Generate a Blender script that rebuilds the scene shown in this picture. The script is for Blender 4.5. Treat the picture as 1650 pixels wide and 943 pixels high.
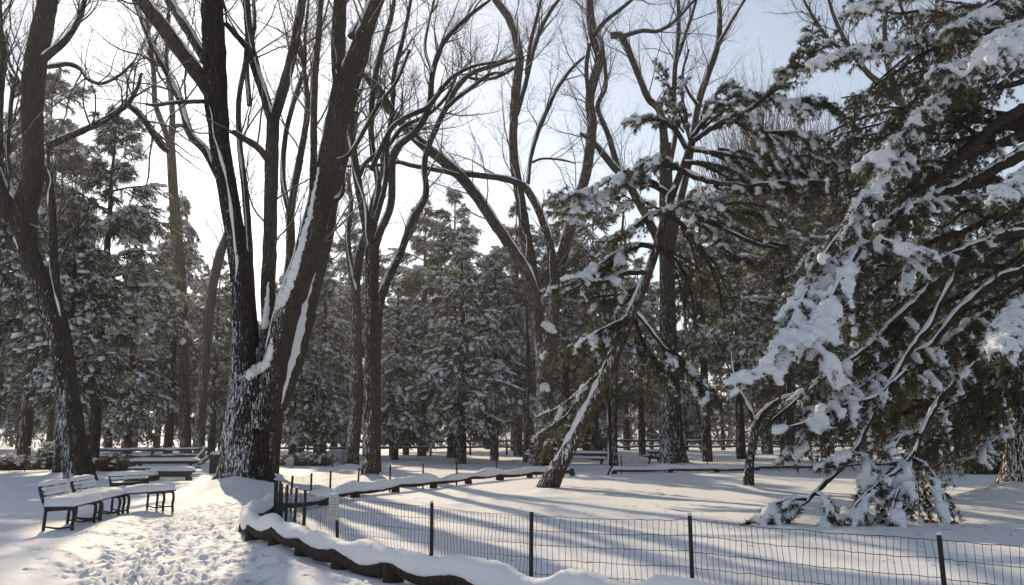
import bpy, bmesh, math, random, time
import numpy as np
from mathutils import Vector, Matrix
T0 = time.time()
for o in list(bpy.data.objects):
    bpy.data.objects.remove(o)
sc = bpy.context.scene
COL = sc.collection
RAD = math.radians

# ------------------------------------------------------------------ camera, sky, sun, exposure
FPX, CX, CY, EYE = 1467.0, 825.0, 471.5, 1.65       # focal length in photograph pixels (1650 wide), eye height
PITCH = RAD(8.87)
cam = bpy.data.cameras.new('camera')
cam.sensor_width = 36.0
cam.lens = FPX / 1650.0 * 36.0
cam.clip_end = 2000
cam_ob = bpy.data.objects.new('camera', cam)
cam_ob.location = (0, 0, EYE)
cam_ob.rotation_euler = (RAD(90) + PITCH, 0, 0)
COL.objects.link(cam_ob)
sc.camera = cam_ob

SUN_AZ, SUN_EL = RAD(-20.0), RAD(27.0)               # azimuth from +Y towards +X
world = bpy.data.worlds.new('World')
sc.world = world
world.use_nodes = True
wn = world.node_tree
bg = wn.nodes['Background']
sky = wn.nodes.new('ShaderNodeTexSky')
sky.sky_type = 'NISHITA'
sky.sun_disc = False
sky.sun_elevation = SUN_EL
sky.sun_rotation = SUN_AZ
sky.air_density = 1.0
sky.dust_density = 0.45
sky.ozone_density = 1.6
bg.inputs['Strength'].default_value = 0.15
hs_ = wn.nodes.new('ShaderNodeHueSaturation')
hs_.inputs['Saturation'].default_value = 0.58
wn.links.new(sky.outputs[0], hs_.inputs['Color'])
wn.links.new(hs_.outputs[0], bg.inputs['Color'])
sun = bpy.data.lights.new('sun', 'SUN')
sun.energy = 5.0
sun.angle = RAD(0.7)
sun.color = (1.0, 0.82, 0.58)
sun_ob = bpy.data.objects.new('sun', sun)
SD = Vector((math.sin(SUN_AZ) * math.cos(SUN_EL), math.cos(SUN_AZ) * math.cos(SUN_EL), math.sin(SUN_EL)))
sun_ob.rotation_euler = SD.to_track_quat('Z', 'Y').to_euler()
sun_ob.location = (-15, 40, 40)
COL.objects.link(sun_ob)
vs = sc.view_settings
vs.view_transform = 'Standard'
vs.look = 'None'
vs.exposure = -0.16
vs.gamma = 1.0
vs.use_curve_mapping = False
try:
    c = sc.cycles
    c.max_bounces = 5; c.diffuse_bounces = 3; c.glossy_bounces = 1; c.transmission_bounces = 3
    c.volume_bounces = 0; c.transparent_max_bounces = 4
    c.caustics_reflective = False; c.caustics_refractive = False
    c.use_denoising = True
    c.denoiser = 'OPENIMAGEDENOISE'
    c.denoising_prefilter = 'ACCURATE'
except Exception:
    pass

HAZE = 0.0006
# ------------------------------------------------------------------ pixel <-> place
cp_, sp_ = math.cos(PITCH), math.sin(PITCH)
def at(px, py, Y):
    x, u = (px - CX) / FPX, (CY - py) / FPX
    d = cp_ - u * sp_
    return np.array([x / d * Y, Y, EYE + (u * cp_ + sp_) / d * Y])
def gdist(py):
    u = (CY - py) / FPX
    return EYE / -((u * cp_ + sp_) / (cp_ - u * sp_))
def gnd(px, py):
    return at(px, py, gdist(py))
def px2m(px, py, Y):
    u = (CY - py) / FPX
    return Y / (cp_ - u * sp_) / FPX

# ------------------------------------------------------------------ numpy mesh builder
class MB:
    def __init__(s):
        s.v, s.f3, s.f4, s.n = [], [], [], 0
    def add(s, v, f):
        v = np.asarray(v, dtype=np.float64).reshape(-1, 3)
        f = np.asarray(f, dtype=np.int64)
        if len(v) == 0 or len(f) == 0:
            return
        (s.f3 if f.shape[1] == 3 else s.f4).append(f + s.n)
        s.v.append(v); s.n += len(v)
    def box(s, c, size, rz=0.0, M=None, jit=None):
        hx, hy, hz = [a / 2 for a in size]
        v = np.array([(x, y, z) for x in (-hx, hx) for y in (-hy, hy) for z in (-hz, hz)])
        if jit is not None:
            v = v + jit.normal(0, min(size) * .04, v.shape)
        if M is not None:
            v = v @ np.array(M.to_3x3()).T
        if rz:
            cz, sz = math.cos(rz), math.sin(rz)
            v = v @ np.array([[cz, sz, 0], [-sz, cz, 0], [0, 0, 1]])
        v = v + np.asarray(c)
        s.add(v, [(0, 1, 3, 2), (4, 6, 7, 5), (0, 4, 5, 1), (2, 3, 7, 6), (0, 2, 6, 4), (1, 5, 7, 3)])
    def tubes(s, P, R, S=6, noise=0.0, rng=None, cap=False):
        P = np.asarray(P, float)
        if P.ndim == 2:
            P = P[None]; R = np.asarray(R, float)[None]
        R = np.broadcast_to(np.asarray(R, float), P.shape[:2])
        N, K, _ = P.shape
        T = np.gradient(P, axis=1)
        T /= np.linalg.norm(T, axis=2, keepdims=True) + 1e-9
        tm = T.mean(1); tm /= np.linalg.norm(tm, axis=1, keepdims=True) + 1e-9
        ref = np.where(np.abs(tm[:, 2:3]) > .8, np.array([[1., 0.13, 0]]), np.array([[0, 0.05, 1.]]))
        U = ref[:, None] - T * (T * ref[:, None]).sum(2, keepdims=True)
        U /= np.linalg.norm(U, axis=2, keepdims=True) + 1e-9
        V = np.cross(T, U)
        a = np.arange(S) * 2 * math.pi / S
        rr = R[:, :, None] * np.ones(S)
        if noise:
            rr = rr * (1 + rng.normal(0, noise, rr.shape))
        v = P[:, :, None] + rr[..., None] * (np.cos(a)[:, None] * U[:, :, None] + np.sin(a)[:, None] * V[:, :, None])
        i = np.arange(N)[:, None, None] * K * S
        k = np.arange(K - 1)[None, :, None] * S
        j = np.arange(S)[None, None, :]
        j2 = (j + 1) % S
        f = np.stack([i + k + j, i + k + j2, i + k + S + j2, i + k + S + j], -1).reshape(-1, 4)
        base = s.n
        s.add(v, f)
        if cap:
            for n in range(N):
                for kk, sgn in ((0, -1), (K - 1, 1)):
                    ring = v[n, kk]; cc = ring.mean(0)
                    vv = np.vstack([ring, cc])
                    idx = np.arange(S)
                    ff = np.stack([idx, (idx + 1) % S, np.full(S, S)], 1)
                    s.add(vv, ff if sgn > 0 else ff[:, ::-1])
    def build(s, name, mat, parent=None, org=(0, 0, 0), smooth=True, kind=None):
        me = bpy.data.meshes.new(name)
        if s.n:
            v = np.vstack(s.v) - np.asarray(org)
            f3 = np.vstack(s.f3) if s.f3 else np.zeros((0, 3), int)
            f4 = np.vstack(s.f4) if s.f4 else np.zeros((0, 4), int)
            loops = np.concatenate([f3.ravel(), f4.ravel()]).astype(np.int32)
            tot = np.concatenate([np.full(len(f3), 3), np.full(len(f4), 4)]).astype(np.int32)
            start = np.concatenate([[0], np.cumsum(tot)[:-1]]).astype(np.int32)
            me.vertices.add(len(v)); me.vertices.foreach_set('co', v.astype(np.float32).ravel())
            me.loops.add(len(loops)); me.loops.foreach_set('vertex_index', loops)
            me.polygons.add(len(tot)); me.polygons.foreach_set('loop_start', start); me.polygons.foreach_set('loop_total', tot)
            me.polygons.foreach_set('use_smooth', np.full(len(tot), smooth))
            me.update(calc_edges=True)
        me.materials.append(mat)
        o = bpy.data.objects.new(name, me)
        COL.objects.link(o)
        if parent is not None:
            o.parent = parent
        if kind:
            o['kind'] = kind
        return o

def thing(name, label, cat, loc=(0, 0, 0), rz=0.0, group=None):
    o = bpy.data.objects.new(name, None)
    o.empty_display_size = .2
    COL.objects.link(o)
    o.location = loc; o.rotation_euler = (0, 0, rz)
    o['label'] = label; o['category'] = cat
    if group: o['group'] = group
    return o
def tag(o, label, cat, group=None, kind=None):
    o['label'] = label; o['category'] = cat
    if group: o['group'] = group
    if kind: o['kind'] = kind
    return o
def copy_tree(root, loc, rz, scale, label, group):
    r = root.copy(); COL.objects.link(r)
    r.location = loc; r.rotation_euler = (0, 0, rz); r.scale = scale
    r['label'] = label
    if group: r['group'] = group
    for ch in list(root.children):
        c = ch.copy(); COL.objects.link(c); c.parent = r
        for g in list(ch.children):
            d = g.copy(); COL.objects.link(d); d.parent = c
    return r

# ------------------------------------------------------------------ numpy value noise
def vnoise(x, y, seed=0):
    xi, yi = np.floor(x).astype(np.int64), np.floor(y).astype(np.int64)
    xf, yf = x - xi, y - yi
    def h(a, b):
        n = (a * 374761393 + b * 668265263 + seed * 1442695041) & 0x7fffffff
        n = ((n ^ (n >> 13)) * 1274126177) & 0x7fffffff
        return ((n ^ (n >> 16)) & 0xffff) / 65535.0
    u, v = xf * xf * (3 - 2 * xf), yf * yf * (3 - 2 * yf)
    return (h(xi, yi) * (1 - u) + h(xi + 1, yi) * u) * (1 - v) + (h(xi, yi + 1) * (1 - u) + h(xi + 1, yi + 1) * u) * v
def fbm(x, y, seed, octs=3):
    t, a = 0, .5
    for i in range(octs):
        t = t + a * (vnoise(x * 2 ** i, y * 2 ** i, seed + i) - .5); a *= .5
    return t

# ------------------------------------------------------------------ materials
def mat(name):
    m = bpy.data.materials.new(name); m.use_nodes = True
    nt = m.node_tree
    return m, nt, nt.nodes['Principled BSDF']
def N(nt, t, **kw):
    n = nt.nodes.new(t)
    for k, v in kw.items():
        setattr(n, k, v)
    return n
def coords(nt, scale=(1, 1, 1)):
    tc = N(nt, 'ShaderNodeTexCoord'); mp = N(nt, 'ShaderNodeMapping')
    mp.inputs['Scale'].default_value = scale
    nt.links.new(tc.outputs['Object'], mp.inputs['Vector'])
    return mp.outputs[0]
def noise(nt, vec, scale, detail=3, rough=.55):
    n = N(nt, 'ShaderNodeTexNoise')
    n.inputs['Scale'].default_value = scale; n.inputs['Detail'].default_value = detail; n.inputs['Roughness'].default_value = rough
    nt.links.new(vec, n.inputs['Vector'])
    return n.outputs['Fac']
def ramp(nt, fac, stops):
    r = N(nt, 'ShaderNodeValToRGB')
    while len(r.color_ramp.elements) < len(stops): r.color_ramp.elements.new(.5)
    for e, (p, c) in zip(r.color_ramp.elements, stops):
        e.position = p; e.color = (*c, 1) if len(c) == 3 else c
    nt.links.new(fac, r.inputs[0])
    return r.outputs[0]
def bump(nt, fac, strength, dist, bs):
    b = N(nt, 'ShaderNodeBump')
    b.inputs['Strength'].default_value = strength; b.inputs['Distance'].default_value = dist
    nt.links.new(fac, b.inputs['Height']); nt.links.new(b.outputs[0], bs.inputs['Normal'])
def math_(nt, op, a, b, clamp=False):
    m = N(nt, 'ShaderNodeMath', operation=op, use_clamp=clamp)
    for i, x in enumerate((a, b)):
        if isinstance(x, (int, float)): m.inputs[i].default_value = x
        else: nt.links.new(x, m.inputs[i])
    return m.outputs[0]

def snow_mat(name, col, bscale, bstr, bdist):
    m, nt, bs = mat(name)
    v = coords(nt)
    n1 = noise(nt, v, bscale, 4)
    nt.links.new(ramp(nt, n1, [(.3, tuple(c * .97 for c in col)), (.7, col)]), bs.inputs['Base Color'])
    bs.inputs['Roughness'].default_value = .7
    bs.inputs['Specular IOR Level'].default_value = .2
    bump(nt, n1, bstr, bdist, bs)
    return m
M_SNOW = snow_mat('fresh_snow', (.86, .87, .89), 28, .35, .02)
M_GROUND = snow_mat('ground_snow', (.86, .87, .89), 16, .35, .03)
M_PSNOW = snow_mat('bough_snow', (.84, .86, .89), 22, .6, .03)

def bark_mat(name, c0, c1, thr=0.0, zf=0.0, wind=(-.75, -.6, .15), zs=.22, sc_=9):
    m, nt, bs = mat(name)
    v = coords(nt, (1, 1, zs))
    n1 = noise(nt, v, sc_, 5, .65)
    vo = N(nt, 'ShaderNodeTexVoronoi', feature='DISTANCE_TO_EDGE')
    vo.inputs['Scale'].default_value = sc_ * 1.1
    nt.links.new(v, vo.inputs['Vector'])
    crack = ramp(nt, vo.outputs['Distance'], [(.0, (0, 0, 0)), (.22, (1, 1, 1))])
    colr = ramp(nt, n1, [(.3, c0), (.7, c1)])
    mx = N(nt, 'ShaderNodeMix', data_type='RGBA', blend_type='MULTIPLY')
    mx.inputs[0].default_value = .55
    nt.links.new(colr, mx.inputs[6]); nt.links.new(crack, mx.inputs[7])
    out = mx.outputs[2]
    if thr:
        g = N(nt, 'ShaderNodeNewGeometry')
        d = N(nt, 'ShaderNodeVectorMath', operation='DOT_PRODUCT')
        d.inputs[1].default_value = Vector(wind).normalized()
        nt.links.new(g.outputs['Normal'], d.inputs[0])
        v2 = coords(nt, (1, 1, .22))
        sp = noise(nt, v2, 19, 5, .75)
        big = noise(nt, coords(nt, (1, 1, .5)), 1.1, 2, .5)
        s1 = math_(nt, 'MULTIPLY', d.outputs['Value'], .19)
        s2 = math_(nt, 'ADD', s1, math_(nt, 'MULTIPLY', sp, 1.6))
        s3 = math_(nt, 'MULTIPLY', big, .28)
        s4 = math_(nt, 'ADD', s2, s3)
        tc = N(nt, 'ShaderNodeTexCoord'); sx = N(nt, 'ShaderNodeSeparateXYZ')
        nt.links.new(tc.outputs['Object'], sx.inputs[0])
        s5 = math_(nt, 'SUBTRACT', s4, math_(nt, 'MULTIPLY', math_(nt, 'MINIMUM', sx.outputs[2], 12.0), zf))
        s6 = math_(nt, 'SUBTRACT', s5, thr - .5)
        msk = ramp(nt, s6, [(.47, (0, 0, 0)), (.55, (1, 1, 1))])
        mx2 = N(nt, 'ShaderNodeMix', data_type='RGBA')
        nt.links.new(msk, mx2.inputs[0]); nt.links.new(out, mx2.inputs[6])
        mx2.inputs[7].default_value = (.82, .84, .87, 1)
        out = mx2.outputs[2]
    nt.links.new(out, bs.inputs['Base Color'])
    bs.inputs['Roughness'].default_value = .9
    bs.inputs['Specular IOR Level'].default_value = .15
    h = math_(nt, 'ADD', n1, crack)
    bump(nt, h, .8, .04, bs)
    return m
M_ELM = bark_mat('elm_bark', (.028, .020, .016), (.072, .054, .042), 1.13, .016)
M_BARK = bark_mat('grey_bark', (.034, .025, .020), (.09, .068, .053), 1.17, .008)
M_LIMB = bark_mat('limb_bark', (.034, .025, .020), (.09, .068, .053), 1.30, 0, sc_=14)
M_PINEB = bark_mat('pine_bark', (.062, .043, .032), (.145, .10, .074), 1.16, .008)
M_TWIG = bark_mat('twig_bark', (.075, .055, .042), (.125, .094, .074))
M_CONB = bark_mat('conifer_bark', (.036, .026, .02), (.085, .062, .047), 1.2, .01)

def needle_mat(name, c0, c1):
    m, nt, bs = mat(name)
    v = coords(nt)
    n1 = noise(nt, v, 1.7, 2)
    col = ramp(nt, n1, [(.3, c0), (.7, c1)])
    nt.links.new(col, bs.inputs['Base Color'])
    bs.inputs['Roughness'].default_value = .6
    bs.inputs['Specular IOR Level'].default_value = .25
    tr = N(nt, 'ShaderNodeBsdfTranslucent')
    hs = N(nt, 'ShaderNodeHueSaturation'); hs.inputs['Value'].default_value = 2.2
    nt.links.new(col, hs.inputs['Color']); nt.links.new(hs.outputs[0], tr.inputs['Color'])
    mix = N(nt, 'ShaderNodeMixShader'); mix.inputs[0].default_value = .5
    nt.links.new(bs.outputs[0], mix.inputs[1]); nt.links.new(tr.outputs[0], mix.inputs[2])
    nt.links.new(mix.outputs[0], nt.nodes['Material Output'].inputs['Surface'])
    return m
M_NEED = needle_mat('conifer_needles', (.05, .054, .032), (.115, .105, .062))
M_PNEED = needle_mat('pine_needles', (.04, .045, .026), (.085, .082, .045))
M_BRUSH = needle_mat('dry_brush', (.09, .06, .035), (.16, .11, .07))

def plain(name, c0, c1, rough=.7, scale=12, zs=(1, 1, 1), bstr=.4, spec=.3, metal=0.0):
    m, nt, bs = mat(name)
    n1 = noise(nt, coords(nt, zs), scale, 4)
    nt.links.new(ramp(nt, n1, [(.3, c0), (.7, c1)]), bs.inputs['Base Color'])
    bs.inputs['Roughness'].default_value = rough; bs.inputs['Specular IOR Level'].default_value = spec
    bs.inputs['Metallic'].default_value = metal
    bump(nt, n1, bstr, .01, bs)
    return m
M_BENCH = plain('dark_bench_wood', (.03, .022, .017), (.075, .055, .04), .7, 30, (1, .15, 1))
M_IRON = plain('black_iron', (.012, .012, .012), (.03, .028, .026), .55, 40)
M_LOG = plain('wet_log', (.016, .012, .009), (.05, .034, .024), .85, 10, (1, 1, 1), .8)
M_RAIL = plain('weathered_rail', (.05, .04, .033), (.12, .095, .075), .85, 12)
M_WIRE = plain('dark_wire', (.02, .02, .02), (.045, .042, .04), .5, 60, metal=.3)
M_SIGN = plain('pale_placard', (.46, .46, .45), (.56, .56, .55), .5, 25, bstr=.1)
M_PRINT = plain('placard_print', (.30, .30, .30), (.36, .36, .36), .6, 60, bstr=0)
M_STONE = plain('pale_stone', (.38, .37, .36), (.5, .49, .47), .9, 20)
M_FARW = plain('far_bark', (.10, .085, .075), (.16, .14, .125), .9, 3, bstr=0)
M_SUNGOLD = needle_mat('sun_gold_needles', (.12, .10, .04), (.22, .17, .07))  # low sun on a pine bough, put into the needle colour
M_LEAF = needle_mat('dry_leaves', (.16, .09, .04), (.26, .15, .07))

# ------------------------------------------------------------------ ground
ELM_BASE = gnd(393, 783)
mounds = []        # (x, y, height, radius)
def addm(px, py, h, r):
    g = gnd(px, py); mounds.append((g[0], g[1], h, r))
for a in ((393, 780, .24, 1.3), (440, 768, .2, .7), (372, 782, .16, .7), (880, 793, .16, .5), (597, 771, .2, .6), (566, 755, .25, .8),
          (880, 760, .2, .9), (1085, 750, .35, 1.1), (1206, 786, .12, .4), (1640, 806, .5, 1.3), (128, 780, .25, .7), (545, 738, .7, 1.6),
          (100, 768, .15, .5)):
    addm(*a)
PATHL = [gnd(*p) for p in ((245, 1010), (250, 960), (265, 915), (285, 880), (310, 850), (335, 825), (365, 808), (400, 795), (425, 780), (440, 765))]
PATHW = [1.1, 1.15, 1.25, 1.35, 1.3, 1.2, 1.3, 1.5, 1.7, 1.8]
def path_dist(x, y):
    best = np.full(np.shape(x), 1e9)
    for i in range(len(PATHL) - 1):
        a, b = PATHL[i][:2], PATHL[i + 1][:2]
        d = b - a; L2 = d @ d
        t = np.clip(((x - a[0]) * d[0] + (y - a[1]) * d[1]) / L2, 0, 1)
        w = PATHW[i] * (1 - t) + PATHW[i + 1] * t
        q = np.hypot(x - a[0] - t * d[0], y - a[1] - t * d[1]) / w
        best = np.minimum(best, q)
    return best
def gh(x, y, fine=True):
    x = np.asarray(x, float); y = np.asarray(y, float)
    h = .16 * fbm(x * .11, y * .11, 3, 3) + .10 * fbm(x * .33, y * .33, 9, 3)
    u_ = np.clip((y - 135) / 150, 0, 1)
    h = h + u_ * u_ * (3 - 2 * u_) * (11 + 3 * np.sin(x * .021 + 1) + 1.5 * np.sin(x * .067))
    for mx_, my_, mh, mr in mounds:
        h = h + mh * np.exp(-((x - mx_) ** 2 + (y - my_) ** 2) / (mr * mr))
    q = path_dist(x, y)
    on = 1 / (1 + np.exp(np.clip((q - 1) * 6, -40, 40)))
    h = h - .07 * on + .05 * np.exp(-((q - 1.15) / .22) ** 2)
    if fine:
        h = h + .035 * fbm(x * 1.3, y * .9, 21, 4) + .010 * fbm(x * 5.5, y * 5.5, 23, 2) + on * .10 * fbm(x * 3.4, y * 3.4, 31, 3)
    return h
def g1(x, y):
    return float(gh(np.array([x]), np.array([y]), False)[0])

def axis_pts(lo, hi, d_in, step, growth, far_lo, far_hi):
    a = list(np.arange(lo, hi, step))
    s, x = step, hi
    while x < far_hi:
        a.append(x); s *= growth; x += s
    a.append(far_hi)
    s, x, b = step, lo, []
    while x > far_lo:
        s *= growth; x -= s; b.append(max(x, far_lo))
    return np.array(sorted(set(b)) + a)
gx = axis_pts(-2.4, 4.5, 0, .10, 1.06, -230, 230)
gx = np.concatenate([gx[gx < -2.4][np.where(gx[gx < -2.4] < -7.6)], np.arange(-7.6, -2.4, .05), gx[gx >= -2.4]])
gx = np.concatenate([axis_pts(-9.2, -7.6, 0, .10, 1.06, -230, -7.6)[:-1], gx[gx >= -7.6]])
gx = np.unique(np.round(gx, 4))
gy = np.unique(np.round(axis_pts(7.0, 17.5, 0, .056, 1.035, -35, 300), 4))
GX, GY = np.meshgrid(gx, gy)
GZ = gh(GX, GY)
rg = np.random.default_rng(5)
def stamp(x, y, ang, ln, wd, dep):
    i0, i1 = np.searchsorted(gx, (x - ln * 1.6, x + ln * 1.6)); j0, j1 = np.searchsorted(gy, (y - ln * 1.6, y + ln * 1.6))
    if i1 - i0 < 2 or j1 - j0 < 2: return
    X, Y_ = GX[j0:j1, i0:i1] - x, GY[j0:j1, i0:i1] - y
    a = (X * math.cos(ang) + Y_ * math.sin(ang)) / ln; b = (-X * math.sin(ang) + Y_ * math.cos(ang)) / wd
    r2 = a * a + b * b
    GZ[j0:j1, i0:i1] += -dep * np.exp(-r2 ** 2 * 1.2) + dep * .45 * np.exp(-((np.sqrt(r2) - 1.25) / .3) ** 2)
for k in range(1700):
    i = rg.integers(0, len(PATHL) - 1); t = rg.random()
    c_ = PATHL[i] * (1 - t) + PATHL[i + 1] * t
    if c_[1] < 6 or rg.random() < .25 and c_[1] > 24: continue
    d = PATHL[i + 1] - PATHL[i]
    w = PATHW[i] * np.clip(rg.choice([-.5, .05, .45]) + rg.normal(0, .26), -1.3, 1.3)
    nrm = np.array([-d[1], d[0]]) / np.hypot(d[0], d[1])
    stamp(c_[0] + nrm[0] * w, c_[1] + nrm[1] * w, math.atan2(d[1], d[0]) + rg.normal(0, .3) + (3.14 if rg.random() < .5 else 0), rg.uniform(.10, .155), rg.uniform(.042, .065), rg.uniform(.02, .075))
for (x0, y0, x1, y1, n) in ((430, 905, 500, 912, 14), (495, 925, 620, 938, 24), (20, 880, 150, 905, 20), (400, 930, 440, 940, 6), (60, 905, 180, 935, 22), (90, 862, 240, 860, 26), (150, 850, 260, 835, 20)):
    for k in range(n):
        t = (k + rg.random() * .6) / n
        p = gnd(x0 + (x1 - x0) * t + rg.normal(0, 2), y0 + (y1 - y0) * t + rg.normal(0, 2.0))
        stamp(p[0], p[1], rg.random() * 3, rg.uniform(.08, .12), rg.uniform(.05, .08), rg.uniform(.02, .045))
gm = MB()
nx, ny = len(gx), len(gy)
ii, jj = np.meshgrid(np.arange(nx - 1), np.arange(ny - 1))
b0 = (jj * nx + ii).ravel()
gm.add(np.stack([GX, GY, GZ], -1).reshape(-1, 3), np.stack([b0, b0 + 1, b0 + nx + 1, b0 + nx], 1))
gm.build('ground', M_GROUND, kind='structure')

# ------------------------------------------------------------------ tree tools
def catmull(pts, sub):
    pts = np.asarray(pts, float)
    P = np.vstack([2 * pts[0] - pts[1], pts, 2 * pts[-1] - pts[-2]])
    out = []
    for i in range(1, len(P) - 2):
        p0, p1, p2, p3 = P[i - 1], P[i], P[i + 1], P[i + 2]
        for k in range(sub):
            t = k / sub
            out.append(.5 * ((2 * p1) + (-p0 + p2) * t + (2 * p0 - 5 * p1 + 4 * p2 - p3) * t * t + (-p0 + 3 * p1 - 3 * p2 + p3) * t ** 3))
    out.append(P[-2])
    return np.array(out)
def trace(pts, Y0, Y1=None, sub=5, rng=None, wob=.0, wmul=1.0):
    """pixel polyline (px, py, width px) at depths Y0..Y1 -> points and radii in the place"""
    Y1 = Y0 if Y1 is None else Y1
    n = len(pts)
    L = np.concatenate([[0], np.cumsum([math.hypot(pts[i + 1][0] - pts[i][0], pts[i + 1][1] - pts[i][1]) for i in range(n - 1)])])
    q = []
    for p, l in zip(pts, L):
        Y = Y0 + (Y1 - Y0) * l / L[-1]
        w = p[2] if len(p) > 2 else 5
        q.append([*at(p[0], p[1], Y), w * wmul * px2m(p[0], p[1], Y) / 2])
    q = catmull(q, sub)
    P, R = q[:, :3], np.maximum(q[:, 3], .006)
    if wob and rng is not None:
        P[1:-1] += rng.normal(0, 1, P[1:-1].shape) * (R[1:-1, None] * wob)
    return P, R

def resample(P, R, n):
    d = np.concatenate([[0], np.cumsum(np.linalg.norm(np.diff(P, axis=0), axis=1))])
    s = np.linspace(0, d[-1], n)
    return np.stack([np.interp(s, d, P[:, k]) for k in range(3)], 1), np.interp(s, d, R)

def norm(v): return v / (np.linalg.norm(v, axis=-1, keepdims=True) + 1e-9)

def spawn(parents, n, rng, t0, t1, len0, len1, ang, up, wander, K, rfac, rmin, endtaper=.25, rmax=9.0):
    """grow n child branches on a list of (P, R) polylines, all at once"""
    Pp = np.stack([resample(P, R, 16)[0] for P, R in parents]) if not isinstance(parents, tuple) else parents[0]
    Rp = np.stack([resample(P, R, 16)[1] for P, R in parents]) if not isinstance(parents, tuple) else parents[1]
    Kp = Pp.shape[1]
    Ls = np.linalg.norm(np.diff(Pp, axis=1), axis=2).sum(1)
    pi = rng.choice(len(Pp), n, p=Ls / Ls.sum())
    t = t0 + (t1 - t0) * rng.random(n)
    fi = t * (Kp - 1); i0 = np.minimum(fi.astype(int), Kp - 2); fr = (fi - i0)[:, None]
    pos = Pp[pi, i0] * (1 - fr) + Pp[pi, i0 + 1] * fr
    tan = norm(Pp[pi, i0 + 1] - Pp[pi, i0])
    rad = Rp[pi, i0] * (1 - fr[:, 0]) + Rp[pi, i0 + 1] * fr[:, 0]
    rnd = norm(rng.normal(size=(n, 3)))
    perp = norm(np.cross(tan, rnd))
    A = rng.normal(ang, .25, n)[:, None]
    d = norm(tan * np.cos(A) + perp * np.sin(A) + np.array([0, 0, up]) * .6)
    L = (len0 + (len1 - len0) * rng.random(n)) * (1.15 - .5 * t)
    step = (L / (K - 1))[:, None]
    P = np.zeros((n, K, 3)); P[:, 0] = pos
    for k in range(1, K):
        d = norm(d + rng.normal(0, wander, (n, 3)) + np.array([0, 0, up]) * .25)
        P[:, k] = P[:, k - 1] + d * step
    r0 = np.clip(rad * rfac, rmin, rmax)
    R = r0[:, None] * (1 - (1 - endtaper) * np.linspace(0, 1, K)[None])
    return P, np.maximum(R, rmin * .6)

def snow_ridge(mb, P, R, rng, amount=1.0, S=5, lo=.12):
    """snow lying along the upper side of sloping limbs"""
    if P.ndim == 2: P, R = P[None], R[None]
    T = norm(np.gradient(P, axis=1))
    for _ in range(3):
        T[:, 1:-1] = norm(T[:, :-2] + T[:, 1:-1] * 2 + T[:, 2:])
    hz = np.linalg.norm(T[..., :2], axis=2)
    n = P.shape[:2]
    ph = rng.random((n[0], 1)) * 9
    s = np.arange(n[1])[None] * .9 + ph
    nz = .65 + .35 * np.sin(s) * np.sin(s * .37 + 1) + rng.normal(0, .08, n)
    pat = vnoise(s * .45 + ph * 3, s * 0 + ph * 7, 17)
    w = np.maximum(np.clip((hz - lo) / .3, 0, 1) ** .7, .7 * np.clip((pat - .45) * 5, 0, 1) * (R > .03) * np.clip((.24 - R) * 12, 0, 1)) * amount * np.clip(nz, .1, 1.25)
    up = norm(np.array([0, 0, 1.0]) - T * T[..., 2:3])
    rr = (.010 * (R > .02) + np.minimum(R * .66, .045 + R * .36)) * w
    wnd = np.array([-.8, -.55, .2]); wnd = norm(wnd - T * (T @ wnd)[..., None])
    C = P + norm(up * hz[..., None] + wnd * .22) * (R * .98 - rr * .35)[..., None]
    rr[:, 0] *= .3; rr[:, -1] *= .1
    mb.tubes(C, rr, S)

def flare_trunk(P, R, rng, S=28, lobes=5, amount=.25, hgt=1.2, z0=0.0):
    """trunk tube with root lobes at the foot and long ridges"""
    K = len(P)
    mb = MB()
    T = norm(np.gradient(P, axis=0))
    U = norm(np.cross(T, np.array([0.1, 1.0, 0])))
    V = np.cross(T, U)
    a = np.arange(S) * 2 * math.pi / S
    ph = rng.random(6) * 6.28
    rid = .035 * np.sin(a * 9 + ph[0]) + .03 * np.sin(a * 13 + ph[1])
    v = np.zeros((K, S, 3))
    for k in range(K):
        fl = amount * math.exp(-max(0, P[k, 2] - z0) / hgt) * (.45 + .55 * np.sin(a * lobes + ph[2]) + .25 * np.sin(a * 3 + ph[3]))
        tw = .05 * np.sin(a * 2 + k * .21 + ph[4]) + .04 * np.sin(a * 4 - k * .33 + ph[5])
        r = R[k] * (1 + rid + fl + tw + rng.normal(0, .012, S))
        v[k] = P[k] + r[:, None] * (np.cos(a)[:, None] * U[k] + np.sin(a)[:, None] * V[k])
    j = np.arange(S); j2 = (j + 1) % S
    f = np.concatenate([np.stack([k * S + j, k * S + j2, (k + 1) * S + j2, (k + 1) * S + j], 1) for k in range(K - 1)])
    mb.add(v, f)
    cc = v[-1].mean(0)
    mb.add(np.vstack([v[-1], cc]), np.stack([j, j2, np.full(S, S)], 1))
    return mb

bm_ = bmesh.new(); bmesh.ops.create_icosphere(bm_, subdivisions=2, radius=1.0); bm_.verts.ensure_lookup_table()
ICO_V = np.array([v.co[:] for v in bm_.verts]); ICO_F = np.array([[v.index for v in f.verts] for f in bm_.faces]); bm_.free()
bm_ = bmesh.new(); bmesh.ops.create_icosphere(bm_, subdivisions=1, radius=1.0); bm_.verts.ensure_lookup_table()
IC1_V = np.array([v.co[:] for v in bm_.verts]); IC1_F = np.array([[v.index for v in f.verts] for f in bm_.faces]); bm_.free()

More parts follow.
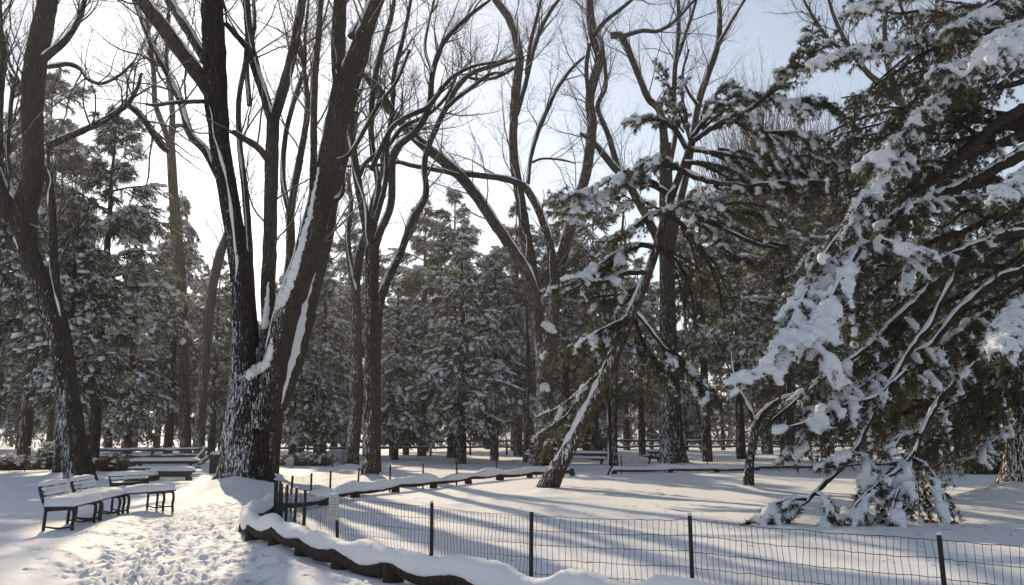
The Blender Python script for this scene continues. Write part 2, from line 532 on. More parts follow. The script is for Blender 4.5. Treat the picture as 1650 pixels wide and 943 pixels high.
LO_V = np.array([(0, 0, 1.)] + [(math.sin(t) * math.cos(a), math.sin(t) * math.sin(a), math.cos(t)) for t in (1.0, 2.1) for a in np.arange(6) * math.pi / 3 + t] + [(0, 0, -1.)])
LO_F = np.array([(0, 1 + j, 1 + (j + 1) % 6) for j in range(6)] + [(1 + j, 7 + j, 1 + (j + 1) % 6) for j in range(6)] + [(1 + (j + 1) % 6, 7 + j, 7 + (j + 1) % 6) for j in range(6)] + [(7 + j, 13, 7 + (j + 1) % 6) for j in range(6)])
def blobs(mb, C, D, sx, sy, sz, rng, jit=.22, V=None, F=None):
    """lumpy snow pillows at C, long axis along D"""
    V = IC1_V if V is None else V; F = IC1_F if F is None else F
    n = len(C)
    if n == 0: return
    X = norm(D); Z = norm(np.array([0, 0, 1.0]) - X * X[:, 2:3]); Yv = np.cross(Z, X)
    T = V[None] * (1 + rng.normal(0, jit, (n, len(V), 1)))
    W = (T[..., 0:1] * sx[:, None, None]) * X[:, None] + (T[..., 1:2] * sy[:, None, None]) * Yv[:, None] + (T[..., 2:3] * sz[:, None, None]) * Z[:, None]
    W = W + C[:, None]
    f = (np.arange(n)[:, None, None] * len(V) + F[None]).reshape(-1, 3)
    mb.add(W, f)

def blades(mb, C, D, ln, wd, rng):
    """needle triangles from C along D"""
    n = len(C)
    side = norm(np.cross(D, norm(rng.normal(size=(n, 3))))) * (wd * .5)[:, None]
    v = np.stack([C - side, C + side, C + D * ln[:, None]], 1)
    mb.add(v, np.arange(n * 3).reshape(-1, 3))

def bare_tree(name, label, base, Ytr, trunk, limbs, seed, n1=60, n2=420, n3=2200, bark=None, group=None, lobes=5, flare=.25, tl=(1.5, 4.5),
              snow=1.0, trunk_S=28, extra_snow=(), nosprout=(), up=.25, tw=.0042):
    n2, n3 = int(n2 * 1.15), int(n3 * 1.5)
    rng = np.random.default_rng(seed)
    loc = base
    root = thing(name, label, 'tree', loc, group=group)
    P, R = trace(trunk, Ytr, sub=6, rng=rng, wmul=.86)
    z0 = base[2]
    P = np.vstack([P[0] + (P[0] - P[1]) * 2, P]); R = np.concatenate([[R[0] * 1.05], R])
    flare_trunk(P, R, rng, trunk_S, lobes, flare, 1.0, z0).build('trunk', bark or M_BARK, root, loc)
    polys = []
    for k, lim in enumerate(limbs):
        pts, y0, y1 = lim[0], lim[1], lim[2]
        LP, LR = trace(pts, y0, y1, sub=5, rng=rng, wob=.025, wmul=.84)
        mb = MB(); mb.tubes(LP, LR, 12 if LR.max() > .09 else 8, .03, rng, cap=True)
        lo = mb.build('limb', (bark or M_BARK) if LR.max() > .16 else M_LIMB, root, loc)
        sb = MB(); snow_ridge(sb, LP, LR, rng, snow, 7)
        sb.build('snow_cap', M_SNOW, lo, loc)
        if k not in nosprout:
            polys.append((LP, LR))
    for path, eY0, eY1 in extra_snow:
        EP, ER = trace(path, eY0, eY1, sub=6)
        EP[1:-1] += rng.normal(0, .016, EP[1:-1].shape); ER = ER * (1.05 + rng.normal(0, .10, len(ER)))
        sb = MB(); sb.tubes(EP, ER, 12, .09, rng, cap=True)
        sb.build('fork_snow', M_SNOW, root, loc)
    if n1:
        tb, sb = MB(), MB()
        P1, R1 = spawn(polys, n1, rng, .3, 1.0, tl[0] * 1.2, tl[1] * 1.35, .62, up * .8, .13, 11, .42, .014, .18, .036)
        tb.tubes(P1, R1, 5); snow_ridge(sb, P1, R1, rng, .8, 4)
        P2, R2 = spawn((P1, R1), n2, rng, .15, 1.0, tl[0] * .6, tl[1] * .6, .6, up * .6, .15, 7, .5, .005, .2, .010)
        tb.tubes(P2, R2, 3); m = rng.random(n2) < .35
        snow_ridge(sb, P2[m], R2[m], rng, .7, 3)
        P3, R3 = spawn((P2, R2), n3, rng, .1, 1.0, .35, 1.35, .6, up * .3, .2, 2, .5, tw * .6, .4, tw)
        tb.tubes(P3, R3, 3)
        tb.build('crown', M_TWIG, root, loc, kind='stuff')
        sb.build('twig_snow', M_SNOW, root, loc, kind='stuff')
    return root

# ------------------------------------------------------------------ the bare trees
GT = 'bare broadleaf trees with snow along their limbs'
EY = 32.0
elm = bare_tree('elm_tree', 'massive dark elm with flared snow plastered foot and many rising stems', (ELM_BASE[0], ELM_BASE[1], 0.1), EY,
    [(392, 800, 112), (393, 782, 104), (394, 760, 90), (396, 730, 82), (398, 690, 78), (403, 650, 80), (410, 618, 78), (412, 600, 60)],
    [([(390, 670, 54), (391, 600, 50), (392, 550, 46), (391, 465, 42), (382, 400, 39), (368, 310, 37), (357, 250, 38), (350, 190, 42), (347, 140, 45), (344, 70, 44), (342, 0, 40), (338, -120, 32), (345, -260, 16)], EY, EY),
     ([(352, 285, 14), (332, 245, 16), (306, 215, 15), (291, 165, 13), (270, 120, 11), (240, 60, 9), (215, 0, 7)], EY, EY + 2),
     ([(340, 150, 30), (318, 118, 28), (285, 76, 27), (256, 36, 26), (234, 8, 24), (195, -50, 18), (150, -130, 9)], EY, EY - 2),
     ([(337, 105, 22), (310, 60, 20), (288, 25, 19), (262, -20, 16), (230, -90, 8)], EY, EY + 2),
     ([(425, 610, 32), (432, 520, 28), (432, 460, 28), (435, 400, 27), (436, 330, 26), (438, 260, 26), (440, 195, 24)], EY + .4, EY + 1),
     ([(440, 200, 20), (425, 150, 18), (408, 95, 18), (400, 40, 15), (395, -20, 12), (385, -100, 6)], EY + 1, EY + 1.5),
     ([(440, 198, 20), (458, 140, 20), (472, 85, 18), (480, 40, 16), (492, -20, 14), (515, -110, 7)], EY + 1, EY + .5),
     ([(435, 262, 14), (418, 240, 13), (400, 228, 12), (374, 212, 10)], EY + 1, EY),
     ([(410, 90, 12), (385, 62, 11), (364, 38, 10)], EY + 1, EY),
     ([(412, 560, 18), (405, 480, 16), (401, 390, 14), (395, 310, 13), (386, 230, 11), (385, 160, 10), (395, 100, 8), (398, 40, 6)], EY + .8, EY + 2),
     ([(402, 170, 10), (398, 100, 9), (410, 40, 8), (405, -30, 5)], EY + 2, EY + 3),
     ([(420, 690, 56), (434, 630, 50), (448, 570, 48), (464, 500, 48), (489, 430, 49), (510, 350, 46), (524, 290, 45), (535, 240, 45), (548, 170, 43), (556, 125, 42)], EY - .3, EY - 1),
     ([(550, 150, 30), (545, 90, 28), (547, 30, 26), (549, -20, 24), (550, -120, 14)], EY - 1, EY - .5),
     ([(556, 138, 36), (575, 85, 32), (595, 35, 28), (615, -15, 24), (650, -100, 14)], EY - 1, EY - 2),
     ([(565, 60, 14), (585, 30, 13), (600, 0, 12), (630, -50, 6)], EY - 1, EY),
     ([(503, 330, 14), (505, 260, 13), (506, 190, 13), (508, 120, 12), (514, 50, 11), (520, -40, 7)], EY - 1, EY - 2),
     ([(344, 165, 9), (318, 164, 8), (280, 166, 7), (250, 170, 6), (235, 168, 4)], EY, EY - 2),
     ([(530, 262, 9), (562, 250, 8), (590, 205, 8), (610, 170, 7), (640, 130, 6), (660, 80, 5)], EY - 1, EY - 2),
     ], 11, 150, 1000, 5000, M_ELM, None, 5, .30, (2, 5), 1.0, 40,
    (([(399, 612, 5), (405, 603, 14), (412, 596, 15), (421, 592, 15), (429, 586, 14), (436, 570, 12), (441, 548, 8), (446, 528, 4)], EY - .8, EY - .75),
          ([(444, 497, 6), (451, 490, 15), (460, 476, 17), (467, 460, 16), (473, 442, 15), (479, 420, 13), (486, 395, 11), (494, 365, 9), (501, 335, 7), (508, 300, 4), (513, 270, 3)], EY - .85, EY - 1.3),
     ([(424, 530, 5), (427, 521, 11), (429, 504, 9), (431, 482, 6), (433, 455, 3)], EY - .05, EY + .2)))

E2 = 38.0
bare_tree('bare_tree', 'slender bare tree standing close behind the massive elm', gnd(438, 767), E2,
    [(437, 775, 34), (437, 760, 27), (440, 720, 25), (444, 680, 24), (448, 650, 24)],
    [([(446, 660, 20), (453, 580, 20), (463, 480, 18), (468, 400, 18), (467, 340, 16)], E2, E2),
     ([(467, 345, 11), (456, 290, 11), (460, 220, 10), (475, 160, 9), (490, 110, 8), (492, 50, 6), (500, -20, 4)], E2, E2 + 1),
     ([(467, 345, 14), (478, 285, 13), (490, 220, 12), (496, 170, 10), (490, 110, 8), (482, 60, 6)], E2, E2 - 1),
     ([(450, 660, 26), (466, 615, 29), (484, 560, 28), (503, 480, 26), (523, 400, 23), (538, 330, 17), (550, 280, 14), (560, 230, 11), (575, 180, 8)], E2 - .5, E2 - 1),
     ([(540, 325, 10), (552, 310, 9), (553, 280, 8), (565, 230, 6)], E2 - 1, E2 - .5)],
    21, 60, 350, 1500, None, GT, snow=1.25, extra_snow=(([(454, 650, 3), (458, 625, 8), (466, 595, 10), (476, 560, 13), (484, 525, 13), (491, 490, 11), (500, 450, 9), (508, 415, 7), (516, 380, 5), (524, 350, 3)], E2 - 1.0, E2 - 1.3),))
bare_tree('bare_tree', 'slim dark bare tree left of the pair behind the fence corner', gnd(566, 755), 47.5,
    [(566, 760, 32), (567, 740, 27), (571, 690, 24), (575, 630, 21), (575, 590, 20)],
    [([(575, 600, 20), (575, 540, 19), (573, 460, 18), (580, 410, 16), (592, 370, 13), (600, 330, 11), (612, 290, 9), (620, 240, 7)], 47.5, 48),
     ([(574, 470, 12), (565, 430, 12), (560, 380, 11), (566, 330, 9), (560, 280, 7)], 47.5, 49)],
    22, 40, 220, 900, None, GT, tl=(1.5, 4))
C2 = 36.0
bare_tree('bare_tree', 'many stemmed dark bare tree whose trunk rises just behind the far log kerb', gnd(597, 771), C2,
    [(597, 778, 36), (597, 765, 30), (598, 720, 27), (598, 650, 25), (598, 560, 24), (599, 480, 24), (600, 420, 26), (599, 395, 24)],
    [([(597, 405, 20), (588, 350, 18), (577, 295, 16), (569, 240, 14), (565, 195, 12), (575, 140, 10), (592, 85, 9), (600, 20, 7), (605, -40, 4)], C2, C2 - 1),
     ([(599, 400, 15), (604, 345, 13), (610, 300, 12), (601, 250, 11), (598, 200, 11), (602, 140, 11), (615, 80, 10), (632, 20, 9), (640, -50, 5)], C2, C2 + 1),
     ([(605, 400, 15), (612, 375, 14), (630, 331, 14), (632, 265, 14), (640, 238, 13), (672, 210, 12), (692, 170, 11), (697, 120, 10), (713, 72, 9), (747, 34, 8), (790, 0, 5)], C2, C2 - 1),
     ([(604, 360, 11), (620, 300, 10), (624, 230, 10), (632, 178, 9), (635, 120, 9), (650, 60, 8), (662, 0, 6), (670, -60, 4)], C2, C2 + 1),
     ([(598, 275, 9), (628, 212, 9), (654, 190, 9), (688, 174, 9), (706, 153, 8), (726, 127, 7), (760, 108, 6), (800, 100, 5)], C2, C2 - 2),
     ([(577, 290, 8), (590, 262, 8), (625, 235, 8), (650, 205, 8), (690, 185, 7), (720, 155, 6), (735, 120, 5)], C2, C2 + 1),
     ([(634, 178, 7), (610, 140, 7), (585, 120, 6), (560, 90, 5)], C2, C2 - 1),
     ([(697, 118, 6), (685, 80, 6), (690, 40, 5), (700, 0, 4)], C2 - 1, C2)],
    23, 110, 600, 2600, None, GT, tl=(1.2, 3.5))
bare_tree('bare_tree', 'pale stemmed bare tree curving right behind the many stemmed one', gnd(606, 764), 41.0,
    [(604, 770, 24), (604, 755, 19), (605, 690, 18), (606, 600, 17)],
    [([(606, 610, 17), (608, 540, 16), (612, 490, 16), (626, 450, 15), (645, 410, 14), (665, 355, 13), (686, 316, 12), (684, 271, 11), (691, 235, 11), (720, 172, 10), (750, 125, 9), (800, 105, 7), (845, 92, 5)], 41, 40),
     ([(720, 174, 8), (735, 160, 8), (762, 140, 7), (790, 120, 6), (820, 118, 4)], 40, 39),
     ([(690, 240, 6), (668, 225, 6), (650, 190, 5), (648, 150, 4)], 40, 41)],
    24, 40, 220, 900, None, GT, snow=1.2, tl=(1.2, 3))

DY = 45.0
bare_tree('bare_tree', 'tall bare tree forking in a wide vee over the gap in the log kerb', gnd(881, 760), DY,
    [(882, 772, 52), (882, 755, 42), (881, 720, 36), (879, 680, 33), (878, 630, 33), (878, 590, 35), (880, 560, 38), (881, 538, 38)],
    [([(873, 575, 28), (864, 505, 26), (857, 450, 25), (852, 410, 24), (846, 375, 22), (840, 330, 20), (832, 285, 19), (827, 240, 17), (828, 190, 17), (832, 140, 18), (837, 95, 16), (830, 55, 16), (817, 25, 15), (795, -5, 13), (770, -50, 8)], DY, DY - 1),
     ([(886, 560, 26), (893, 490, 24), (900, 435, 22), (912, 390, 22), (926, 340, 20), (942, 290, 20), (950, 245, 20), (954, 200, 20), (950, 163, 18), (958, 125, 18), (966, 95, 17), (957, 62, 18), (951, 25, 16), (948, -20, 14), (945, -90, 8)], DY, DY - 1),
     ([(890, 535, 16), (893, 455, 16), (886, 395, 16), (871, 347, 15), (853, 312, 14), (842, 297, 13)], DY - .4, DY - 1),
     ([(842, 298, 12), (815, 289, 12), (780, 284, 11), (742, 280, 12)], DY - 1, DY - 1.5),
     ([(866, 500, 24), (850, 445, 22), (825, 402, 20), (795, 358, 20), (766, 315, 20), (741, 284, 20), (712, 258, 19), (680, 233, 18), (650, 202, 16), (620, 168, 15), (600, 137, 13), (575, 110, 9), (545, 95, 6)], DY - .5, DY - 3),
     ([(741, 284, 9), (718, 277, 9), (690, 272, 8), (662, 267, 8), (640, 262, 7), (600, 268, 6), (552, 268, 4)], DY - 2, DY - 3),
     ([(833, 185, 9), (848, 130, 9), (855, 100, 8), (866, 60, 8), (886, 20, 7), (912, -15, 5)], DY, DY + 1),
     ([(848, 120, 7), (855, 70, 7), (866, 25, 6), (876, -20, 4)], DY, DY - 1),
     ([(851, 296, 7), (855, 255, 8), (867, 212, 9), (886, 168, 8), (898, 143, 7), (922, 110, 6), (947, 88, 4)], DY - 1, DY + 1),
     ([(857, 262, 5), (875, 256, 4), (905, 258, 4), (928, 264, 2)], DY, DY),
     ([(955, 60, 9), (975, 35, 8), (1000, 15, 7), (1030, -10, 5)], DY - 1, DY - 2),
     ([(948, 155, 8), (945, 110, 8), (950, 70, 7)], DY - 1, DY - 1.5),
     ([(828, 110, 7), (800, 125, 6), (770, 128, 6), (745, 122, 5)], DY - 1, DY - 2)],
    25, 130, 750, 3600, M_PINEB, GT, 4, .2, (1.5, 4), 1.0, 28, (([(872, 522, 4), (880, 524, 14), (888, 530, 12), (896, 536, 5)], DY - .85, DY - .75), ([(871, 630, 5), (877, 622, 14), (884, 630, 6)], DY - .7, DY - .65)))

FY = 50.0
bare_tree('bare_tree', 'stout snow streaked bare tree behind the leaning pine', gnd(1085, 750), FY,
    [(1085, 760, 62), (1085, 745, 50), (1083, 715, 42), (1080, 660, 40), (1078, 600, 36), (1076, 520, 32), (1075, 440, 28), (1074, 360, 25), (1073, 280, 23), (1072, 232, 22)],
    [([(1072, 240, 18), (1064, 182, 14), (1045, 160, 13), (1034, 135, 12), (1022, 105, 12), (1010, 75, 12), (1000, 58, 13), (984, 58, 13)], FY, FY - 1),
     ([(1000, 60, 9), (1035, 50, 8), (1062, 50, 7), (1090, 32, 6), (1112, 8, 5), (1140, -20, 3)], FY - 1, FY - 2),
     ([(1080, 260, 11), (1088, 215, 10), (1086, 160, 10), (1088, 105, 9), (1093, 50, 8), (1093, 0, 7), (1090, -60, 4)], FY, FY + 1),
     ([(1088, 108, 6), (1105, 55, 6), (1122, 0, 5), (1130, -50, 3)], FY + 1, FY),
     ([(1075, 430, 17), (1095, 330, 15), (1110, 260, 14), (1125, 168, 14), (1140, 122, 13), (1156, 75, 12), (1160, 35, 10), (1158, 0, 9), (1155, -60, 5)], FY, FY + 2),
     ([(1157, 72, 7), (1176, 40, 6), (1200, 0, 5), (1230, -40, 3)], FY + 1, FY),
     ([(1125, 170, 7), (1110, 150, 6), (1100, 120, 5), (1110, 80, 4)], FY, FY),
     ([(1074, 420, 16), (1048, 362, 16), (1012, 297, 15), (985, 265, 13), (958, 232, 10), (935, 215, 6)], FY, FY - 2),
     ([(1008, 293, 12), (992, 258, 11), (980, 218, 10), (963, 173, 9), (976, 140, 8), (974, 100, 7), (970, 60, 4)], FY - 1, FY - 2)],
    26, 90, 480, 2200, M_ELM, GT, 5, .25, (1.5, 4), 1.1, 30)
AY = 32.5
bare_tree('bare_tree', 'crooked dark bare tree just behind the park benches', gnd(128, 778), AY,
    [(130, 790, 62), (129, 772, 50), (120, 720, 44), (110, 650, 42), (102, 580, 40), (92, 530, 40), (75, 480, 38), (55, 430, 36), (42, 395, 34)],
    [([(44, 405, 38), (40, 370, 44), (42, 330, 46), (52, 290, 42), (54, 240, 38), (52, 180, 40), (55, 120, 42), (65, 60, 40), (78, 0, 36), (92, -80, 26), (110, -180, 12)], AY, AY - 1),
     ([(42, 400, 30), (20, 350, 32), (5, 320, 34), (-15, 270, 30), (-30, 200, 26)], AY, AY - 1),
     ([(100, 520, 14), (92, 470, 15), (87, 420, 16), (85, 360, 15), (82, 310, 13), (74, 270, 14)], AY, AY - .5),
     ([(78, 235, 13), (100, 225, 13), (140, 208, 12), (175, 190, 11), (205, 168, 10), (220, 145, 7), (228, 118, 5)], AY - 1, AY - 3),
     ([(205, 168, 9), (228, 190, 9), (245, 215, 10), (262, 238, 10), (272, 245, 9)], AY - 3, AY - 2),
     ([(70, 95, 16), (95, 75, 14), (110, 60, 12), (125, 35, 11), (135, 5, 10), (140, -50, 6)], AY - 1, AY),
     ([(78, 108, 9), (110, 104, 9), (130, 112, 8), (142, 128, 7), (165, 135, 6), (195, 120, 5), (215, 100, 4)], AY - 1, AY - 2),
     ([(5, 330, 12), (0, 240, 12), (-2, 150, 18), (2, 90, 22), (-4, 40, 20), (-5, -40, 12)], AY, AY),
     ([(28, 340, 10), (12, 260, 9), (20, 150, 8), (30, 130, 6), (15, 100, 5), (10, 50, 4)], AY, AY + 1)],
    27, 130, 700, 3400, M_ELM, GT, 4, .22, (1.5, 4), 1.0, 30)
bare_tree('bare_tree', 'straight grey bare tree rising over the small spruce by the picnic tables', gnd(300, 738), 62.0,
    [(300, 745, 26), (300, 738, 20), (296, 600, 19), (292, 450, 18), (285, 380, 18), (280, 320, 17), (276, 250, 16), (274, 225, 16)],
    [([(274, 232, 12), (262, 200, 11), (250, 165, 10), (248, 120, 9), (240, 60, 7), (232, 0, 5)], 62, 61),
     ([(274, 230, 12), (278, 190, 11), (275, 150, 10), (268, 100, 8), (272, 40, 6), (270, -20, 4)], 62, 63),
     ([(276, 240, 8), (282, 205, 8), (300, 205, 6), (312, 212, 5)], 62, 63),
     ([(277, 245, 9), (262, 232, 9), (240, 200, 8), (222, 178, 7), (200, 165, 5)], 62, 60)],
    28, 60, 330, 1500, None, GT, tl=(2, 5), snow=.5)
bare_tree('bare_tree', 'snow topped leaning bare trunk behind the left side of the elm', gnd(320, 742), 58.0,
    [(318, 752, 24), (320, 735, 20), (325, 650, 19), (330, 580, 18), (337, 500, 18)],
    [([(336, 510, 18), (345, 450, 18), (355, 410, 17), (362, 390, 15), (375, 350, 10), (380, 300, 6)], 58, 57)],
    29, 14, 80, 300, None, GT, snow=1.4)
bare_tree('bare_tree', 'small bare tree with a snowy forked top standing alone on the fenced lawn', gnd(1206, 787), 31.0,
    [(1206, 792, 22), (1206, 784, 19), (1208, 750, 15), (1212, 715, 14), (1217, 686, 15), (1219, 676, 13)],
    [([(1218, 682, 11), (1206, 656, 9), (1194, 634, 7), (1182, 600, 5), (1178, 560, 3)], 31, 31.5),
     ([(1218, 682, 12), (1238, 658, 11), (1262, 644, 10), (1286, 636, 8), (1320, 630, 5)], 31, 30.5),
     ([(1208, 730, 6), (1222, 700, 5), (1230, 680, 3)], 31, 31)],
    30, 8, 30, 90, None, GT, 3, .2, (.5, 1.2), 1.5, 16)
for (nm, lab, bx, by, Y, tr, lm, sd, n1) in (
    ('bare_tree', 'forked bare tree showing through the top of the right hand pine', 1500, 742, 58.0,
     [(1500, 750, 34), (1500, 738, 28), (1498, 600, 26), (1492, 450, 25), (1485, 350, 24), (1482, 290, 24)],
     [([(1482, 300, 18), (1470, 220, 16), (1450, 160, 14), (1432, 110, 12), (1425, 40, 9), (1440, -20, 6)], 58, 57),
      ([(1483, 300, 18), (1495, 230, 16), (1505, 160, 14), (1512, 80, 11), (1510, 0, 8)], 58, 59),
      ([(1460, 180, 12), (1425, 140, 12), (1400, 120, 11), (1370, 80, 9), (1345, 30, 7), (1330, -20, 5)], 58, 56),
      ([(1372, 85, 7), (1340, 68, 7), (1312, 30, 6), (1295, 0, 4)], 57, 56),
      ([(1500, 180, 9), (1480, 60, 8), (1455, 20, 6), (1440, -30, 4)], 58, 58)], 31, 80),
    ('bare_tree', 'dark twin stemmed bare tree near the far picnic table', 988, 752, 49.0,
     [(992, 758, 14), (991, 745, 11), (990, 700, 10), (991, 640, 9), (992, 600, 9)],
     [([(992, 610, 9), (994, 540, 8), (990, 470, 7), (1000, 400, 6), (1005, 340, 4)], 49, 50),
      ([(983, 758, 10), (982, 700, 9), (980, 650, 9), (975, 580, 8), (972, 500, 6), (965, 430, 4)], 49, 49.5)], 32, 20),
    ('bare_tree', 'thin bare tree with two crossed stems far behind the stout streaked trunk', 1135, 726, 90.0,
     [(1136, 732, 14), (1134, 722, 12), (1128, 690, 11), (1122, 660, 10)],
     [([(1123, 668, 10), (1116, 600, 9), (1120, 520, 8), (1112, 440, 6), (1118, 360, 4)], 90, 90),
      ([(1131, 724, 9), (1124, 690, 9), (1112, 640, 8), (1108, 560, 6), (1100, 480, 4)], 90, 91)], 33, 20),
    ('bare_tree', 'slim bare trunk right of the forked vee tree beyond the kerb gap', 848, 745, 56.0,
     [(847, 752, 12), (847, 742, 10), (848, 700, 10), (849, 640, 9), (850, 590, 8)],
     [([(850, 600, 8), (851, 560, 7), (848, 520, 6), (852, 470, 4)], 56, 56)], 34, 8)):
    bare_tree(nm, lab, gnd(bx, by), Y, tr, lm, sd, n1, n1 * 5, n1 * 20, None, GT, tl=(1.5, 4), snow=.9)

# broom crowned trees far behind the pines
for (px, Y, top, lab, sd) in ((1235, 75, 62, 'far bare tree with a broom like crown of upright twigs, left of the pair', 41),
                              (1335, 78, 95, 'far bare tree with a broom like crown of upright twigs, right of the pair', 42),
                              (1405, 82, 150, 'far upright bare tree half hidden by the right hand pine boughs', 43)):
    rng = np.random.default_rng(sd)
    b = np.array([at(px, 700, Y)[0], Y, 0.1])
    root = thing('bare_tree', lab, 'tree', b, group='broom crowned bare trees')
    H = at(px, top, Y)[2]
    P, R = resample(np.array([b, b + (0.2, 0, H * .3), b + (0, .2, H * .5)]), np.array([.4, .33, .22]), 14)
    flare_trunk(P, R, rng, 12, 4, .2, .8).build('trunk', M_BARK, root, b)
    tb = MB()
    P1, R1 = spawn([(P, R)], 70, rng, .45, 1.0, H * .3, H * .55, .46, .5, .07, 10, .35, .03)
    tb.tubes(P1, R1, 5)
    P2, R2 = spawn((P1, R1), 800, rng, .15, .95, H * .12, H * .28, .32, .5, .08, 6, .55, .016)
    tb.tubes(P2, R2, 3)
    P3, R3 = spawn((P2, R2), 1400, rng, .1, 1, H * .05, H * .12, .35, .4, .1, 4, .6, .012)
    tb.tubes(P3, R3, 3)
    tb.build('crown', M_TWIG, root, b, kind='stuff')
print('bare', time.time() - T0)

# ------------------------------------------------------------------ background conifers
def make_conifer(name, seed, H=12.0, cb=.12, Rm=2.6, nb=150, droop=.35, rise=.1, shape=.85, dens=1.0, snow=1.0, bl=.24, hang=.45):
    rng = np.random.default_rng(seed)
    root = thing(name, name, 'tree')
    zs = np.linspace(-.5, H, 24)
    P = np.stack([rng.normal(0, .03, 24).cumsum() * .4, rng.normal(0, .03, 24).cumsum() * .4, zs], 1)
    R = .24 * (1 - np.clip(zs / H, 0, 1) * .93)
    mb = MB(); mb.tubes(P, R, 10, .03, rng); mb.build('trunk', M_CONB, root)
    t = cb + (1 - cb) * rng.random(nb) ** .9
    t.sort()
    L = Rm * (np.clip(1 - (t - cb) / (1 - cb), 0.03, 1) ** shape) * rng.uniform(.4, 1.25, nb)
    low = np.clip((t - cb) / .12, .45, 1); L *= low
    az = np.arange(nb) * 2.399 + rng.normal(0, .3, nb)
    K = 7
    B = np.zeros((nb, K, 3)); B[:, 0] = np.stack([0 * t, 0 * t, t * H], 1)
    B[:, 0, 0] = np.interp(t * H, zs, P[:, 0]); B[:, 0, 1] = np.interp(t * H, zs, P[:, 1])
    el = rise + rng.normal(0, .12, nb) + (t - .5) * .5
    for k in range(1, K):
        e = el - droop * (k / K) ** 1.3 * (1.1 - .5 * t)
        B[:, k] = B[:, k - 1] + np.stack([np.cos(az) * np.cos(e), np.sin(az) * np.cos(e), np.sin(e)], 1) * (L / (K - 1))[:, None]
        az = az + rng.normal(0, .07, nb)
    BR = (.012 + .012 * L[:, None]) * np.linspace(1, .3, K)[None]
    bb = MB(); bb.tubes(B, BR, 4)
    # sub branches, flat sprays to both sides
    n2 = int(nb * 12.5 * dens)
    w = L / L.sum(); pi = rng.choice(nb, n2, p=w)
    tt = .18 + .8 * rng.random(n2)
    fi = tt * (K - 1); i0 = np.minimum(fi.astype(int), K - 2); fr = (fi - i0)[:, None]
    pos = B[pi, i0] * (1 - fr) + B[pi, i0 + 1] * fr
    tan = norm(B[pi, i0 + 1] - B[pi, i0])
    sd_ = norm(np.cross(tan, np.array([0, 0, 1.]))) * rng.choice([-1, 1], n2)[:, None]
    l2 = np.minimum(L[pi] * (.5 - .28 * tt) * rng.uniform(.7, 1.3, n2), .95)
    d2 = norm(tan * .75 + sd_ * rng.uniform(.3, 1.0, (n2, 1)) + np.array([0, 0, -hang]) + rng.normal(0, .25, (n2, 3)))
    end = pos + d2 * l2[:, None] + np.array([0, 0, -1]) * (droop * .45 * l2[:, None])
    bb.tubes(np.stack([pos, (pos + end) / 2 + (0, 0, .02), end], 1), np.full((n2, 3), .009), 3)
    bb.build('branches', M_CONB, root, kind='stuff')
    # needle blades along the sub branches
    m = 18
    C = (pos[:, None] + (end - pos)[:, None] * rng.random((n2, m, 1)))
    D = norm((end - pos)[:, None] + rng.normal(0, .55, (n2, m, 3)) * l2[:, None, None] + np.array([0, 0, -.25]) * l2[:, None, None])
    C, D = C.reshape(-1, 3), D.reshape(-1, 3)
    nn = len(C)
    cm = MB(); blades(cm, C, D, bl * rng.uniform(.6, 1.4, nn), rng.uniform(.022, .05, nn), rng)
    cm.build('crown', M_NEED, root, kind='stuff', smooth=False)
    # snow pillows
    load = np.clip(rng.normal(.75, .45, nb), .05, 1.6)[pi]
    sm = MB()
    fs = np.where(rng.random(n2) < 1.0 * load)[0]
    mf = 9
    tf = rng.random((len(fs), mf, 1)) ** .8
    Cf = pos[fs][:, None] + (end - pos)[fs][:, None] * tf + rng.normal(0, .03, (len(fs), mf, 3)) + (0, 0, .03)
    Df = norm((end - pos)[fs][:, None] / l2[fs][:, None, None] + rng.normal(0, .6, (len(fs), mf, 3)) + np.array([0, 0, -.2]))
    blades(sm, Cf.reshape(-1, 3), Df.reshape(-1, 3), bl * .6 * rng.uniform(.6, 1.3, len(fs) * mf), rng.uniform(.035, .075, len(fs) * mf), rng)
    for fpos, pr in ((.5, .24), (.88, .26)):
        sel = rng.random(n2) < pr * snow * load
        c_ = (pos * (1 - fpos) + end * fpos)[sel]; dd = norm(end - pos)[sel] + rng.normal(0, .2, (sel.sum(), 3)); ll = l2[sel]; ns = len(c_)
        r_ = np.clip(ll * .17, .05, .125) * rng.uniform(.55, 1.35, ns)
        blobs(sm, c_ + rng.normal(0, .03, (ns, 3)) + (0, 0, .035), dd, r_ * rng.uniform(1.0, 1.9, ns), r_ * rng.uniform(.7, 1.1, ns), r_ * rng.uniform(.5, .8, ns), rng, .12, LO_V, LO_F)
    ks = rng.random((nb, K)) < .5 * snow
    ks[:, 0] = False
    cc = B[ks] + (0, 0, .06); tn = norm(np.gradient(B, axis=1))[ks]; n_ = len(cc)
    sc2 = np.clip((L[:, None] / 6 * np.ones(K))[ks], .12, .36)
    blobs(sm, cc, tn, sc2 * rng.uniform(.4, .85, n_), sc2 * .42 * rng.uniform(.6, 1.3, n_), .07 * rng.uniform(.7, 1.4, n_), rng, .14, LO_V, LO_F)
    sm.build('snow_cover', M_PSNOW, root, kind='stuff')
    return root
SP1 = make_conifer('spruce_tree', 101, 12, .10, 2.5, 150, .85, .12, .8, 1.1, 1.25, .22, .6)
SP2 = make_conifer('spruce_tree', 102, 12, .16, 2.9, 120, .75, .2, .7, 1.2, 1.1, .24, .7)
SP3 = make_conifer('spruce_tree', 105, 12, .14, 2.7, 110, .95, .3, .75, 1.3, 1.3, .24, .8)
PN1 = make_conifer('pine_tree', 103, 12, .22, 2.9, 90, .6, .3, .55, 1.4, .8, .28, .3)
PN2 = make_conifer('pine_tree', 104, 12, .30, 3.3, 80, .6, .35, .45, 1.5, .75, .28, .35)
